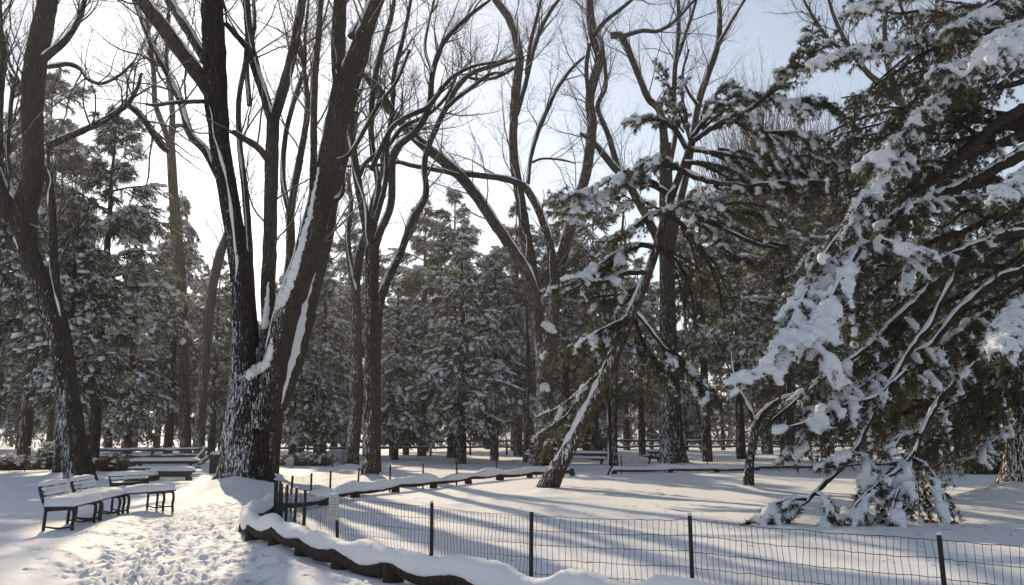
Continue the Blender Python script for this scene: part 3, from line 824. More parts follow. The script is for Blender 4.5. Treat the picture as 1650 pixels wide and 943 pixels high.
PN3 = make_conifer('pine_tree', 106, 12, .26, 3.2, 70, .7, .4, .6, 1.6, .7, .30, .3)
PROTO = {'a': SP1, 'b': SP2, 'c': SP3, 'p': PN1, 'q': PN2, 'r': PN3}
used = set()
GC = 'snow laden conifers behind the fences'
conifers = [  # kind, px, depth, top px, width factor, label
    ('q', 38, 54, 120, 1.15, 'tall conifer with a thick brown trunk at the left edge'),
    ('p', 96, 40, 330, 1.0, 'dark conifer on a slim trunk left of the crooked tree'),
    ('r', 150, 43, 175, 1.2, 'tall layered conifer on a thin trunk right of the crooked tree'),
    ('b', 272, 64, 312, 1.15, 'pointed spruce standing behind the picnic tables'),
    ('c', 205, 60, 400, 1.3, 'bushy spruce behind the left split rail fence'),
    ('p', 340, 70, 420, 1.2, 'dark conifer half hidden by the left side of the massive elm'),
    ('q', -25, 46, 260, 1.0, 'conifer cut by the left border under the crooked tree'),
    ('b', 470, 60, 470, 1.2, 'spruce seen between the elm stems over the low brush'),
    ('a', 518, 62, 400, 1.3, 'snowy spruce right of the elm with sweeping boughs'),
    ('p', 555, 85, 345, 1.1, 'far pointed conifer between the elm and the slim dark trees'),
    ('a', 636, 60, 450, 1.2, 'rounded snowy spruce right of the many stemmed tree'),
    ('r', 680, 72, 325, 1.2, 'tall conifer behind the pale curving stem'),
    ('c', 742, 54, 378, 1.35, 'broad spruce thickly covered in snow at the centre'),
    ('p', 728, 66, 310, 1.2, 'high conifer peeking over the broad snowy spruce'),
    ('b', 795, 60, 400, 1.15, 'spruce touching the left stem of the vee tree'),
    ('p', 835, 70, 330, 1.25, 'conifer right behind the left stem of the vee tree'),
    ('r', 912, 66, 300, 1.2, 'tall conifer behind the right stem of the vee tree'),
    ('q', 960, 60, 330, 1.0, 'loose conifer between the vee tree and the leaning pine'),
    ('p', 1035, 74, 420, 1.1, 'open conifer in the gap left of the stout streaked trunk'),
    ('q', 1140, 58, 300, 1.15, 'shaggy conifer right of the stout streaked trunk'),
    ('r', 1195, 64, 290, 1.1, 'shaggy conifer with a bare lower trunk behind the small forked tree'),
    ('p', 1265, 60, 330, 1.2, 'dark conifer behind the small forked tree'),
    ('q', 1330, 66, 350, 1.1, 'conifer seen through the lower pine boughs'),
    ('p', 1420, 62, 380, 1.2, 'conifer behind the drooping pine boughs'),
    ('q', 1275, 46, 330, 1.15, 'shaggy pine right behind the small forked tree on the lawn'),
    ('q', 1395, 43, 310, 1.1, 'shaggy pine behind the middle boughs of the right hand pine'),
    ('r', 1500, 41, 240, 1.1, 'pine with a thick dark trunk close behind the right hand pine'),
    ('p', 1545, 48, 400, 1.15, 'sunlit conifer left of the right hand pine trunk'),
    ('q', 1600, 60, 330, 1.2, 'conifer behind the thick right hand pine trunk'),
    ('p', 1690, 52, 300, 1.2, 'conifer cut by the right border'),
]
rng = np.random.default_rng(77)
def put_conifer(kind, px, Y, top, wf, label, group):
    z0 = g1(at(px, 700, Y)[0], Y)
    x = at(px, 720, Y)[0]
    s = (at(px, top, Y)[2] - z0) / 12.0
    src = PROTO[kind]
    rz = rng.random() * 6.28
    w = s ** .5 * wf * .98
    if kind not in used:
        used.add(kind); src.location = (x, Y, z0); src.rotation_euler = (0, 0, rz); src.scale = (w, w, s); src['label'] = label; src['group'] = group
    else:
        copy_tree(src, (x, Y, z0), rz, (w, w, s), label, group)
for c_ in conifers:
    put_conifer(*c_, GC)
GB = 'conifers filling the back rows of the wood'
LB = 'snow dusted conifer among the dense back rows beyond the rail fence'
for k, px in enumerate(np.linspace(-140, 960, 26)):
    put_conifer('abrpcr'[k % 6], px + rng.normal(0, 10), rng.uniform(72, 105), rng.uniform(400, 500), rng.uniform(1.1, 1.5), LB, GB)
for k, px in enumerate((1010, 1230, 1300, 1385, 1470, 1560, 1640, 1740)):
    put_conifer('pqpb'[k % 4], px, rng.uniform(75, 100), rng.uniform(430, 520), rng.uniform(1.0, 1.3), LB, GB)
for k, px in enumerate((985, 1050, 1105, 1165, 1215, 1275, 1335, 1440, 1520, 1610, -20, 30, 90, 200)):
    put_conifer('bcarpb'[k % 6], px, rng.uniform(96, 112), rng.uniform(545, 610), rng.uniform(1.2, 1.6), LB, GB)
print('conifers', time.time() - T0)

# ------------------------------------------------------------------ far woodland
rng = np.random.default_rng(9)
fw = MB()
n = 300
fx = rng.uniform(-170, 170, n); fy = rng.uniform(120, 235, n); H = rng.uniform(8, 17, n)
gz = gh(fx, fy, False)
P = np.zeros((n, 6, 3))
for k in range(6):
    P[:, k] = np.stack([fx + rng.normal(0, .25, n), fy, gz - .3 + H * k / 5], 1)
R = .25 * np.linspace(1, .2, 6)[None] * rng.uniform(.5, 1.2, (n, 1))
fw.tubes(P, R, 4)
P1, R1 = spawn((P, R), 1700, rng, .12, 1, 2, 6, .6, .35, .12, 4, .4, .05)
fw.tubes(P1, R1, 3)
P2, R2 = spawn((P1, R1), 2600, rng, .1, 1, 1, 3, .6, .2, .15, 3, .6, .03)
fw.tubes(P2, R2, 3)
q = 17000
tx = rng.uniform(-150, 150, q); ty = rng.uniform(112, 150, q)
tz = gh(tx, ty, False) + rng.random(q) ** 1.3 * (6.5 + 4 * vnoise(tx * .12, ty * 0, 3))
blades(fw, np.stack([tx, ty, tz], 1), norm(rng.normal(size=(q, 3)) * (.6, .6, 1) + (0, 0, .3)), rng.uniform(.7, 2.2, q), rng.uniform(.10, .42, q), rng)
o = fw.build('far_woodland', M_FARW, kind='stuff')
tag(o, 'far off grey winter woodland closing the view behind the snowy park', 'woodland')

# ------------------------------------------------------------------ the two near pines
def pine_foliage(root, loc, boughs, rng, nlen=.13, nwid=.009, m=30, step=.17, voxel=.04, snow=1.0, slm=1.0, dup=0):
    """needles, side twigs and pillowy snow along traced boughs: (P, R, start fraction, side length, snow factor, droop)"""
    tw, nd, sn = MB(), MB(), MB()
    tp, td, tl_ = [], [], []
    sc_, sr_ = [], []
    for (P, R, t0, sl, sf, dr) in boughs:
        Ln = np.linalg.norm(np.diff(P, axis=0), axis=1).sum()
        fill = sf <= .56
        n = max(6, int(Ln / (step * (1.6 if fill else 1.0))))
        Q, QR = resample(P, R, n)
        T = norm(np.gradient(Q, axis=0))
        S_ = norm(np.cross(T, np.array([0, 0, 1.])))
        for k in range(n):
            f = k / (n - 1)
            if f < t0: continue
            tap = min(1.0, (f - t0) / .12 + .35) * (1.0 if f < .8 else 1.0 - (f - .8) * 1.6)
            for sg in ((-1, 1) if k < n - 1 else (0,)):
                if rng.random() < .12: continue
                l = sl * tap * rng.uniform(.45, 1.15)
                d = norm(T[k] * rng.uniform(.45, .95) + S_[k] * sg * rng.uniform(.45, 1.0) + np.array([0, 0, rng.uniform(-.3, .3)]))
                q = np.array([Q[k] + d * l * s - np.array([0, 0, dr * l * s * s]) for s in (0, .25, .5, .75, 1)])
                q[1:] += rng.normal(0, .02, (4, 3))
                tw.tubes(q[::2], np.array([.011, .0075, .004]), 3)
                dd = norm(np.gradient(q, axis=0))
                for j in range(1, 5):
                    tp.append(q[j]); td.append(dd[j]); tl_.append(1.0)
                    if j < 4:
                        tp.append((q[j] + q[j + 1]) / 2 + rng.normal(0, .04, 3)); td.append(norm(dd[j] + rng.normal(0, .4, 3))); tl_.append(1.0)
                if rng.random() < (.10 if fill else float(np.clip(.72 * (sf - .32), .10, .82)) * snow):
                    big = rng.uniform(.6, .9) if fill else rng.uniform(.7, 1.45)
                    for s in np.linspace(.25, 1.02, 6):
                        p = q[0] + (q[-1] - q[0]) * s
                        p = np.array([np.interp(s, (0, .25, .5, .75, 1), q[:, a]) for a in range(3)])
                        sc_.append(p + np.array([rng.normal(0, .025), rng.normal(0, .025), .035 + rng.uniform(0, .03)]))
                        sr_.append(big * (.038 + .044 * math.sin(min(s, .98) * 2.6)) * rng.uniform(.7, 1.3) * (.8 + .35 * sl))
            if rng.random() < .5 * sf * snow:
                sc_.append(Q[k] + np.array([0, 0, QR[k] + .02])); sr_.append(rng.uniform(.04, .07))
        # snow along the bare part of the bough
    tp, td = np.array(tp), np.array(td)
    nt_ = len(tp)
    C = np.repeat(tp, m, 0) + rng.normal(0, .012, (nt_ * m, 3))
    D = norm(np.repeat(td, m, 0) * .75 + rng.normal(0, .55, (nt_ * m, 3)) + np.array([0, 0, -.18]))
    blades(nd, C, D, nlen * rng.uniform(.7, 1.25, nt_ * m), nwid * rng.uniform(.7, 1.3, nt_ * m), rng)
    tw.build('side_twigs', M_TWIG, root, loc, kind='stuff')
    nd.build('crown', M_PNEED, root, loc, kind='stuff', smooth=False)
    sc_, sr_ = np.array(sc_), np.array(sr_)
    k = len(sc_)
    blobs(sn, sc_, norm(rng.normal(size=(k, 3)) * (1, 1, .2)), sr_ * 1.1, sr_ * 1.0, sr_ * .8, rng, .05)
    o = sn.build('snow_cover', M_PSNOW, root, loc, kind='stuff')
    md = o.modifiers.new('merge', 'REMESH'); md.mode = 'VOXEL'; md.voxel_size = voxel; md.use_smooth_shade = True
    dg = bpy.context.evaluated_depsgraph_get()
    me = bpy.data.meshes.new_from_object(o.evaluated_get(dg))
    o.modifiers.clear()
    old = o.data; o.data = me; bpy.data.meshes.remove(old)
    fr_ = MB(); q_ = 8
    Df = norm(rng.normal(size=(k * q_, 3)) + np.array([0, 0, -.25]))
    rr_ = np.repeat(sr_, q_)
    blades(fr_, np.repeat(sc_, q_, 0) + Df * (rr_ * .55)[:, None], Df, rr_ * .5 + rng.uniform(.03, .11, k * q_), rng.uniform(.010, .024, k * q_), rng)
    fr_.build('frosted_needles', M_PSNOW, root, loc, kind='stuff', smooth=False)
    # wind packed unevenness
    co = np.zeros(len(me.vertices) * 3, np.float32); me.vertices.foreach_get('co', co); co = co.reshape(-1, 3)
    nr = np.zeros(len(me.vertices) * 3, np.float32); me.vertices.foreach_get('normal', nr); nr = nr.reshape(-1, 3)
    dz = vnoise(co[:, 0] * 9 + co[:, 2] * 5, co[:, 1] * 9 - co[:, 2] * 6, 3) - .5
    dz2 = vnoise(co[:, 0] * 22 + co[:, 2] * 15, co[:, 1] * 22 - co[:, 2] * 13, 8) - .5
    co = co + nr * (.045 * dz + .022 * dz2)[:, None]
    me.vertices.foreach_set('co', co.astype(np.float32).ravel()); me.update()
    print('  foliage tufts', nt_, 'snow polys', len(me.polygons))

def pine(name, label, base, trunk, tY, boughs, seed, bark, lobes=4, flare=.2, **kw):
    rng = np.random.default_rng(seed)
    root = thing(name, label, 'tree', base)
    P, R = trace(trunk, tY, sub=6)
    P = np.vstack([P[0] + (P[0] - P[1]) * 1.5, P]); R = np.concatenate([[R[0]], R])
    flare_trunk(P, R, rng, 28, lobes, flare, .8, base[2]).build('trunk', bark, root, base)
    Tt = norm(np.gradient(P, axis=0)); hz_ = np.linalg.norm(Tt[:, :2], axis=1)
    upn = norm(np.array([0, 0, 1.]) - Tt * Tt[:, 2:3]); upn = norm(upn + np.array([-.15, -.45, 0]))
    lw = np.clip((hz_ - .18) * 4, 0, 1)
    lw = lw * np.clip(.72 + 1.3 * (vnoise(P[:, 2] * 1.9, P[:, 0] * 0, 5) - .5) + rng.normal(0, .12, len(P)), .12, 1.2); lw[0] = 0; lw[-1] *= .2
    rr_ = R * .56 * lw
    sb = MB(); sb.tubes(P + upn * (R * .92 - rr_ * .3)[:, None], rr_, 11, .07, rng); sb.build('trunk_snow', M_SNOW, root, base)
    fol = []
    for bi, (pts, y0, y1, t0, sl, sf, dr) in enumerate(boughs):
        BP, BR = trace(pts, y0, y1, sub=6, rng=rng, wob=.12)
        mb = MB(); mb.tubes(BP, BR, 8, .04, rng, cap=True)
        bo = mb.build('bough', M_LIMB, root, base)
        if sf > .75:
            sb = MB(); snow_ridge(sb, BP, BR * 1.05, rng, 1.1, 7, .12)
            sb.build('snow_cap', M_SNOW, bo, base)
        if sl > 0:
            fol.append((BP, BR, t0, sl * kw.get('slm', 1.0), sf, dr))
            for q in range(kw.get('dup', 0) if pts[0][1] < 560 else 0):
                off = np.cumsum(rng.normal(0, .06, BP.shape), axis=0) * np.linspace(0, 1, len(BP))[:, None] + np.linspace(0, 1, len(BP))[:, None] * rng.normal(0, .42, 3)
                k0 = int(len(BP) * min(t0, .3))
                DP, DR = (BP + off)[k0:], BR[k0:] * .6
                mb = MB(); mb.tubes(DP, DR, 6, .04, rng); mb.build('side_bough', M_LIMB, root, base)
                fol.append((DP, DR, .1, sl * .9 * kw.get('slm', 1.0), sf * .85 if sf > .56 else sf, dr))
    pine_foliage(root, base, fol, rng, **kw)
    return root

LY = 29.5
pine('pine_tree', 'pine with a strongly leaning snow topped trunk inside the fenced lawn', gnd(880, 792),
     [(874, 802, 34), (882, 788, 28), (897, 758, 25), (925, 708, 23), (953, 655, 22), (976, 605, 21), (998, 552, 19), (1020, 500, 18), (1040, 450, 16), (1056, 405, 14), (1068, 360, 12), (1084, 312, 11), (1100, 268, 9), (1114, 222, 7)], LY,
     [([(1020, 503, 8), (998, 520, 7), (970, 532, 6), (945, 548, 5), (925, 565, 3)], LY, LY - 1, .1, .45, .9, .5),
      ([(984, 588, 7), (955, 612, 6), (925, 640, 5), (900, 658, 4), (876, 668, 3)], LY, LY + .8, .2, .34, 1.1, .6),
      ([(935, 640, 5), (915, 668, 4), (893, 685, 4), (868, 700, 3)], LY + .3, LY + .9, .25, .22, 1.1, .6),
      ([(966, 602, 5), (945, 635, 4), (915, 675, 3), (890, 705, 3), (878, 722, 2)], LY + 1.2, LY + 2.4, .2, .35, .5, .7),
      ([(1044, 440, 9), (1010, 440, 8), (980, 450, 7), (950, 455, 6), (918, 468, 3)], LY, LY - 1.5, .3, .5, 1.1, .35),
      ([(1058, 400, 9), (1030, 395, 8), (1000, 405, 7), (970, 425, 6), (945, 440, 3)], LY, LY - 1, .25, .6, 1.0, .4),
      ([(1082, 318, 10), (1050, 298, 9), (1010, 296, 8), (970, 318, 6), (918, 342, 3)], LY, LY - 1.5, .18, .6, 1.25, .3),
      ([(1074, 345, 8), (1050, 345, 8), (1030, 360, 6), (1005, 375, 4)], LY, LY - 1, .2, .6, 1.0, .4),
      ([(1098, 275, 8), (1070, 262, 8), (1040, 265, 6), (1015, 290, 4)], LY, LY - .8, .1, .6, 1.15, .3),
      ([(1090, 300, 8), (1075, 320, 7), (1080, 335, 6), (1125, 320, 5), (1145, 335, 3)], LY - .4, LY - 1.8, .3, .55, 1.2, .4),
      ([(1106, 240, 8), (1085, 205, 7), (1055, 192, 6), (1022, 196, 4)], LY, LY - .6, .3, .4, 1.2, .3),
      ([(1112, 226, 7), (1105, 190, 6), (1100, 160, 5), (1098, 130, 3)], LY, LY, .2, .45, 1.0, .4),
      ([(1112, 226, 8), (1140, 190, 7), (1165, 165, 6), (1200, 150, 5), (1225, 165, 3)], LY, LY - .5, .15, .6, 1.2, .4),
      ([(1112, 232, 8), (1150, 205, 8), (1190, 185, 7), (1230, 215, 6), (1265, 250, 5), (1300, 285, 3)], LY, LY - 1.5, .2, .65, 1.1, .45),
      ([(1190, 190, 8), (1240, 150, 7), (1270, 110, 6), (1295, 75, 4), (1305, 60, 3)], LY - .5, LY - 2.5, .2, .6, 1.0, .45),
      ([(1240, 160, 7), (1280, 165, 6), (1320, 160, 5), (1345, 175, 3)], LY - 1, LY - 2, .1, .5, .9, .5),
      ([(1230, 215, 7), (1280, 215, 6), (1320, 240, 5), (1350, 268, 4), (1375, 275, 3)], LY - 1, LY - 2.5, .1, .6, 1.0, .5),
      ([(1098, 275, 10), (1140, 292, 9), (1200, 300, 8), (1255, 295, 7), (1330, 292, 4)], LY, LY - 2, .55, .45, 1.0, .4),
      ([(1100, 262, 8), (1130, 265, 7), (1165, 280, 6), (1200, 290, 5), (1225, 310, 4)], LY, LY - 1, .5, .35, .9, .4),
      ([(1075, 335, 9), (1120, 350, 8), (1165, 368, 7), (1210, 390, 6), (1258, 402, 5)], LY, LY - 1.5, .9, .3, .9, .3),
      ([(1110, 240, 8), (1170, 250, 7), (1240, 265, 6), (1290, 290, 5)], LY + .5, LY - 1, .25, .65, .8, .6),
      ([(1075, 340, 7), (1110, 375, 7), (1140, 420, 6), (1160, 470, 5), (1165, 515, 3)], LY, LY + 1, .2, .7, .5, .8),
      ([(1060, 395, 7), (1090, 420, 6), (1110, 460, 5), (1118, 500, 3)], LY, LY + .5, .15, .7, .45, .8),
      ([(1090, 330, 7), (1150, 340, 7), (1210, 345, 6), (1250, 360, 4)], LY, LY + 1.5, .25, .7, .6, .7),
      ([(1024, 500, 8), (1050, 535, 7), (1078, 570, 6), (1110, 600, 5), (1135, 628, 4), (1150, 655, 3)], LY, LY - 1.5, .3, .45, .8, .7),
      ([(1020, 508, 7), (1040, 560, 6), (1065, 590, 5), (1075, 620, 3)], LY, LY - .6, .25, .5, .5, .8),
      ([(1040, 455, 7), (1000, 480, 6), (965, 490, 5), (955, 510, 3)], LY + .4, LY + .8, .2, .5, .6, .7),
      ], 301, M_PINEB, 4, .25, nlen=.165, nwid=.018, m=15, step=.2, voxel=.047, slm=1.3, dup=2)

PY = 26.5
rt = [  # traced boughs of the big pine: polyline, depth at trunk, depth at tip, foliage from, side length, snow, droop
    ([(1684, 105, 22), (1640, 110, 20), (1600, 114, 19), (1560, 132, 17), (1520, 162, 15), (1485, 200, 13), (1455, 245, 10), (1425, 285, 8), (1390, 320, 5)], 24, 19.5, .5, .55, 1.0, .5),
    ([(1684, 165, 18), (1640, 180, 17), (1600, 205, 16), (1560, 245, 15), (1525, 280, 13), (1490, 310, 11), (1450, 345, 8), (1420, 380, 5)], 24, 20, .7, .6, .7, .5),
    ([(1684, 235, 20), (1630, 258, 19), (1580, 285, 18), (1540, 305, 17), (1510, 318, 17), (1480, 335, 16), (1450, 362, 14), (1420, 388, 12), (1385, 400, 10), (1345, 420, 8), (1310, 455, 7), (1280, 510, 6), (1255, 560, 4)], 24, 18, .55, .75, 1.35, .5),
    ([(1420, 388, 9), (1440, 395, 8), (1460, 402, 7), (1490, 405, 5), (1505, 415, 3)], 19.5, 19, .1, .5, 1.3, .5),
    ([(1385, 402, 9), (1360, 440, 8), (1340, 480, 7), (1300, 530, 6), (1250, 580, 5), (1190, 615, 3)], 19.5, 17.5, .1, .65, 1.45, .5),
    ([(1340, 480, 7), (1330, 520, 6), (1320, 560, 5), (1325, 600, 3)], 18.8, 18, .1, .5, 1.3, .7),
    ([(1670, 330, 12), (1600, 320, 11), (1550, 322, 9), (1510, 325, 7), (1470, 330, 4)], 24, 20.5, .3, .5, 1.0, .4),
    ([(1668, 360, 16), (1620, 375, 15), (1570, 410, 14), (1530, 440, 13), (1500, 462, 13), (1470, 490, 12), (1430, 530, 10), (1390, 570, 8), (1345, 620, 6), (1310, 665, 4)], 24, 19, .62, .55, .8, .6),
    ([(1664, 375, 15), (1620, 380, 14), (1585, 392, 13), (1550, 405, 11), (1510, 420, 6), (1470, 430, 4)], 24, 21, .4, .6, .8, .6),
    ([(1664, 430, 15), (1620, 445, 14), (1580, 470, 13), (1540, 505, 11), (1500, 555, 10), (1460, 575, 8), (1420, 600, 7), (1370, 635, 5), (1330, 660, 3)], 24, 18.8, .55, .6, .9, .6),
    ([(1662, 520, 13), (1610, 565, 13), (1570, 590, 12), (1535, 618, 11), (1510, 650, 10), (1488, 690, 9), (1474, 730, 8), (1462, 770, 7), (1448, 800, 6)], 24, 17.9, .9, .4, 1.0, .9),
    ([(1474, 728, 7), (1450, 755, 6), (1415, 780, 5), (1380, 812, 4), (1366, 838, 3)], 18.3, 17.6, .12, .55, 1.3, .6),
    ([(1470, 740, 7), (1490, 750, 6), (1510, 775, 5), (1522, 805, 4), (1528, 832, 3)], 18.3, 17.9, .1, .5, 1.0, .8),
    ([(1465, 760, 6), (1450, 785, 5), (1440, 812, 4), (1434, 838, 3)], 18.1, 17.3, .05, .45, 1.4, .7),
    ([(1468, 755, 6), (1478, 785, 5), (1480, 815, 4), (1482, 835, 3)], 18.2, 18, .05, .5, .9, .8),
    ([(1485, 700, 6), (1470, 700, 5), (1452, 705, 4), (1440, 725, 3)], 18.5, 18, .1, .35, 1.2, .5),
    ([(1540, 440, 10), (1500, 520, 10), (1470, 560, 9), (1440, 608, 9), (1415, 650, 8), (1390, 700, 8), (1370, 738, 9), (1340, 768, 9), (1312, 795, 8), (1290, 815, 6), (1250, 832, 4), (1215, 842, 3)], 22, 17.6, .87, .5, 1.5, .5),
    ([(1375, 730, 6), (1390, 735, 5), (1400, 750, 4), (1398, 772, 3)], 18.5, 18.2, .1, .4, 1.3, .8),
    ([(1375, 730, 5), (1355, 735, 4), (1340, 745, 3)], 18.5, 18.2, .1, .3, 1.1, .5),
    ([(1312, 795, 6), (1325, 800, 5), (1335, 818, 4), (1333, 838, 3)], 17.8, 17.5, .05, .35, 1.3, .8),
    ([(1300, 805, 6), (1270, 805, 5), (1240, 818, 4), (1222, 835, 3)], 17.9, 18.2, .05, .4, 1.3, .6),
    ([(1690, 30, 16), (1640, 45, 15), (1590, 50, 13), (1540, 52, 12), (1490, 62, 10), (1440, 72, 9), (1390, 78, 8), (1350, 88, 6), (1312, 100, 3)], 24, 20, .35, .5, 1.4, .6),
    ([(1690, -30, 16), (1640, -10, 15), (1600, 10, 12), (1560, 35, 9), (1530, 50, 6)], 24, 20, .15, .7, 1.1, .6),
    ([(1690, -70, 14), (1600, -60, 12), (1520, -30, 10), (1450, -15, 8), (1400, 5, 6), (1376, 15, 3)], 24, 20, .4, .5, 1.3, .5),
    ([(1690, 70, 14), (1640, 80, 13), (1600, 90, 11), (1560, 100, 8), (1520, 112, 5)], 23, 19.5, .15, .8, 1.2, .7),
    ([(1700, 20, 12), (1650, 40, 11), (1620, 60, 9), (1600, 90, 6)], 20, 17.5, .1, .8, 1.4, .7),
    ([(1560, 132, 9), (1530, 145, 8), (1495, 170, 6), (1470, 190, 4)], 21.5, 20, .1, .5, .9, .7),
    ([(1485, 200, 9), (1460, 215, 8), (1430, 232, 6), (1405, 262, 4)], 20.5, 19.5, .05, .55, 1.3, .6),
    ([(1455, 245, 7), (1430, 275, 6), (1400, 310, 5), (1375, 345, 3)], 20, 19.5, .05, .6, 1.1, .7),
    ([(1420, 290, 6), (1400, 320, 6), (1370, 355, 5), (1335, 400, 4), (1318, 425, 3)], 20.5, 19.5, .2, .55, 1.1, .6),
    ([(1720, 440, 11), (1680, 465, 10), (1650, 490, 9), (1625, 520, 7), (1612, 565, 4)], 16.5, 15.5, .25, .5, 1.7, .7),
    ([(1690, 250, 10), (1660, 275, 9), (1630, 300, 7), (1612, 320, 4)], 19, 17, .3, .4, 1.4, .5),
    ([(1660, 540, 10), (1600, 585, 9), (1560, 600, 8), (1500, 600, 6), (1450, 608, 5), (1410, 630, 3)], 24, 20, .35, .6, .7, .7),
    ([(1660, 470, 10), (1600, 500, 9), (1560, 530, 8), (1520, 560, 6), (1480, 590, 4)], 24.5, 22, .2, .8, .7, .7),
    ([(1460, 600, 8), (1410, 640, 7), (1360, 655, 6), (1310, 678, 5), (1265, 690, 3)], 20, 18.3, .1, .55, 1.1, .7),
    ([(1400, 640, 7), (1350, 680, 6), (1310, 700, 5), (1275, 725, 3)], 20, 19, .1, .55, .8, .8),
    ([(1400, 560, 7), (1340, 600, 6), (1290, 640, 5), (1240, 680, 3)], 20, 19, .15, .6, .9, .7),
    ([(1640, 680, 7), (1615, 700, 6), (1590, 722, 5), (1565, 742, 3)], 26, 25, .2, .5, 1.2, .5),
    ([(1664, 200, 12), (1600, 235, 11), (1550, 255, 9), (1500, 270, 7), (1460, 280, 4)], 25, 22.5, .25, .8, .55, .8),
    ([(1664, 290, 12), (1610, 340, 11), (1560, 370, 9), (1510, 385, 7), (1450, 420, 4)], 25, 22.5, .25, .85, .5, .8),
    ([(1664, 400, 12), (1610, 450, 11), (1560, 470, 9), (1500, 500, 7), (1430, 530, 4)], 25.5, 23, .25, .85, .5, .8),
    ([(1500, 300, 9), (1460, 330, 8), (1430, 360, 7), (1400, 400, 5), (1380, 440, 4)], 22.5, 21.5, .1, .85, .5, .9),
    ([(1480, 420, 9), (1440, 450, 8), (1400, 480, 6), (1370, 520, 4)], 21.5, 21, .1, .85, .6, .9),
    ([(1640, 600, 9), (1590, 630, 8), (1550, 640, 7), (1510, 650, 5)], 26, 24, .2, .7, .7, .9),
    ([(1480, 500, 8), (1430, 560, 7), (1390, 590, 5), (1350, 610, 3)], 22, 21, .1, .8, .6, .8),
    ([(1430, 300, 8), (1400, 350, 7), (1360, 390, 6), (1320, 400, 4)], 22.5, 21.5, .15, .7, .8, .8),
]
def trunk_px(py):
    return float(np.interp(py, (-100, 50, 200, 350, 500, 620, 700, 800), (1692, 1686, 1680, 1672, 1664, 1657, 1650, 1640)))
for i, (q_, ya, yb, t0_, sl_, sf_, dr_) in enumerate(rt):
    if q_[0][0] >= 1690 and ya < 24:
        py_ = q_[0][1] - 60
        q_ = [(trunk_px(py_), py_, q_[0][2] * .8), (trunk_px(py_) * .4 + q_[0][0] * .6, py_ + 25, q_[0][2] * .9)] + list(q_)
        L_ = [math.hypot(b[0] - a[0], b[1] - a[1]) for a, b in zip(q_, q_[1:])]
        rt[i] = (q_, PY, yb - (PY - ya) * .12, max(t0_, .45), sl_, sf_, dr_)
    elif q_[0][0] >= 1655:
        rt[i] = ([(trunk_px(q_[0][1]), q_[0][1], q_[0][2])] + list(q_[1:]), PY - .1, yb, t0_, sl_, sf_, dr_)
_r = np.random.default_rng(404)
for k in range(52):
    y0 = _r.uniform(-40, 640); ln = _r.uniform(150, 420) * (1 - .25 * abs(y0 - 330) / 400)
    x0 = 1672 - y0 * .01; Ya = _r.uniform(24.5, 27); Yb = Ya - _r.uniform(-2.5, 3.5)
    sl_ = _r.uniform(-.15, .8); cv = _r.uniform(-.3, .5)
    q_ = [(x0 - ln * f_, y0 + ln * sl_ * f_ + ln * cv * f_ * (f_ - 1) + _r.normal(0, 9), 8 * (1 - f_) + 2) for f_ in (0, .2, .4, .6, .8, 1)]
    rt.append((q_, PY - .1, Yb, .18, .9, .55, .8))
for k in range(16):
    y0 = _r.uniform(-60, 600); ln = _r.uniform(150, 330); sl_ = _r.uniform(-.1, .7)
    q_ = [(trunk_px(y0) + ln * f_, y0 + ln * sl_ * f_ + _r.normal(0, 8), 8 * (1 - f_) + 2) for f_ in (0, .25, .5, .75, 1)]
    rt.append((q_, PY - .1, PY + _r.uniform(-4, 3), .2, .9, .56 if k % 2 else .9, .8))
pine('pine_tree', 'big right hand pine whose long snow loaded boughs sweep down to the lawn', gnd(1642, 808),
     [(1632, 822, 92), (1638, 805, 74), (1644, 770, 58), (1650, 700, 50), (1657, 620, 48), (1664, 500, 44), (1672, 350, 38), (1680, 200, 30), (1686, 50, 22), (1692, -100, 10)], PY,
     rt, 302, M_BARK, 4, .3, nlen=.155, nwid=.018, m=15, step=.165, voxel=.054)
print('pines', time.time() - T0)

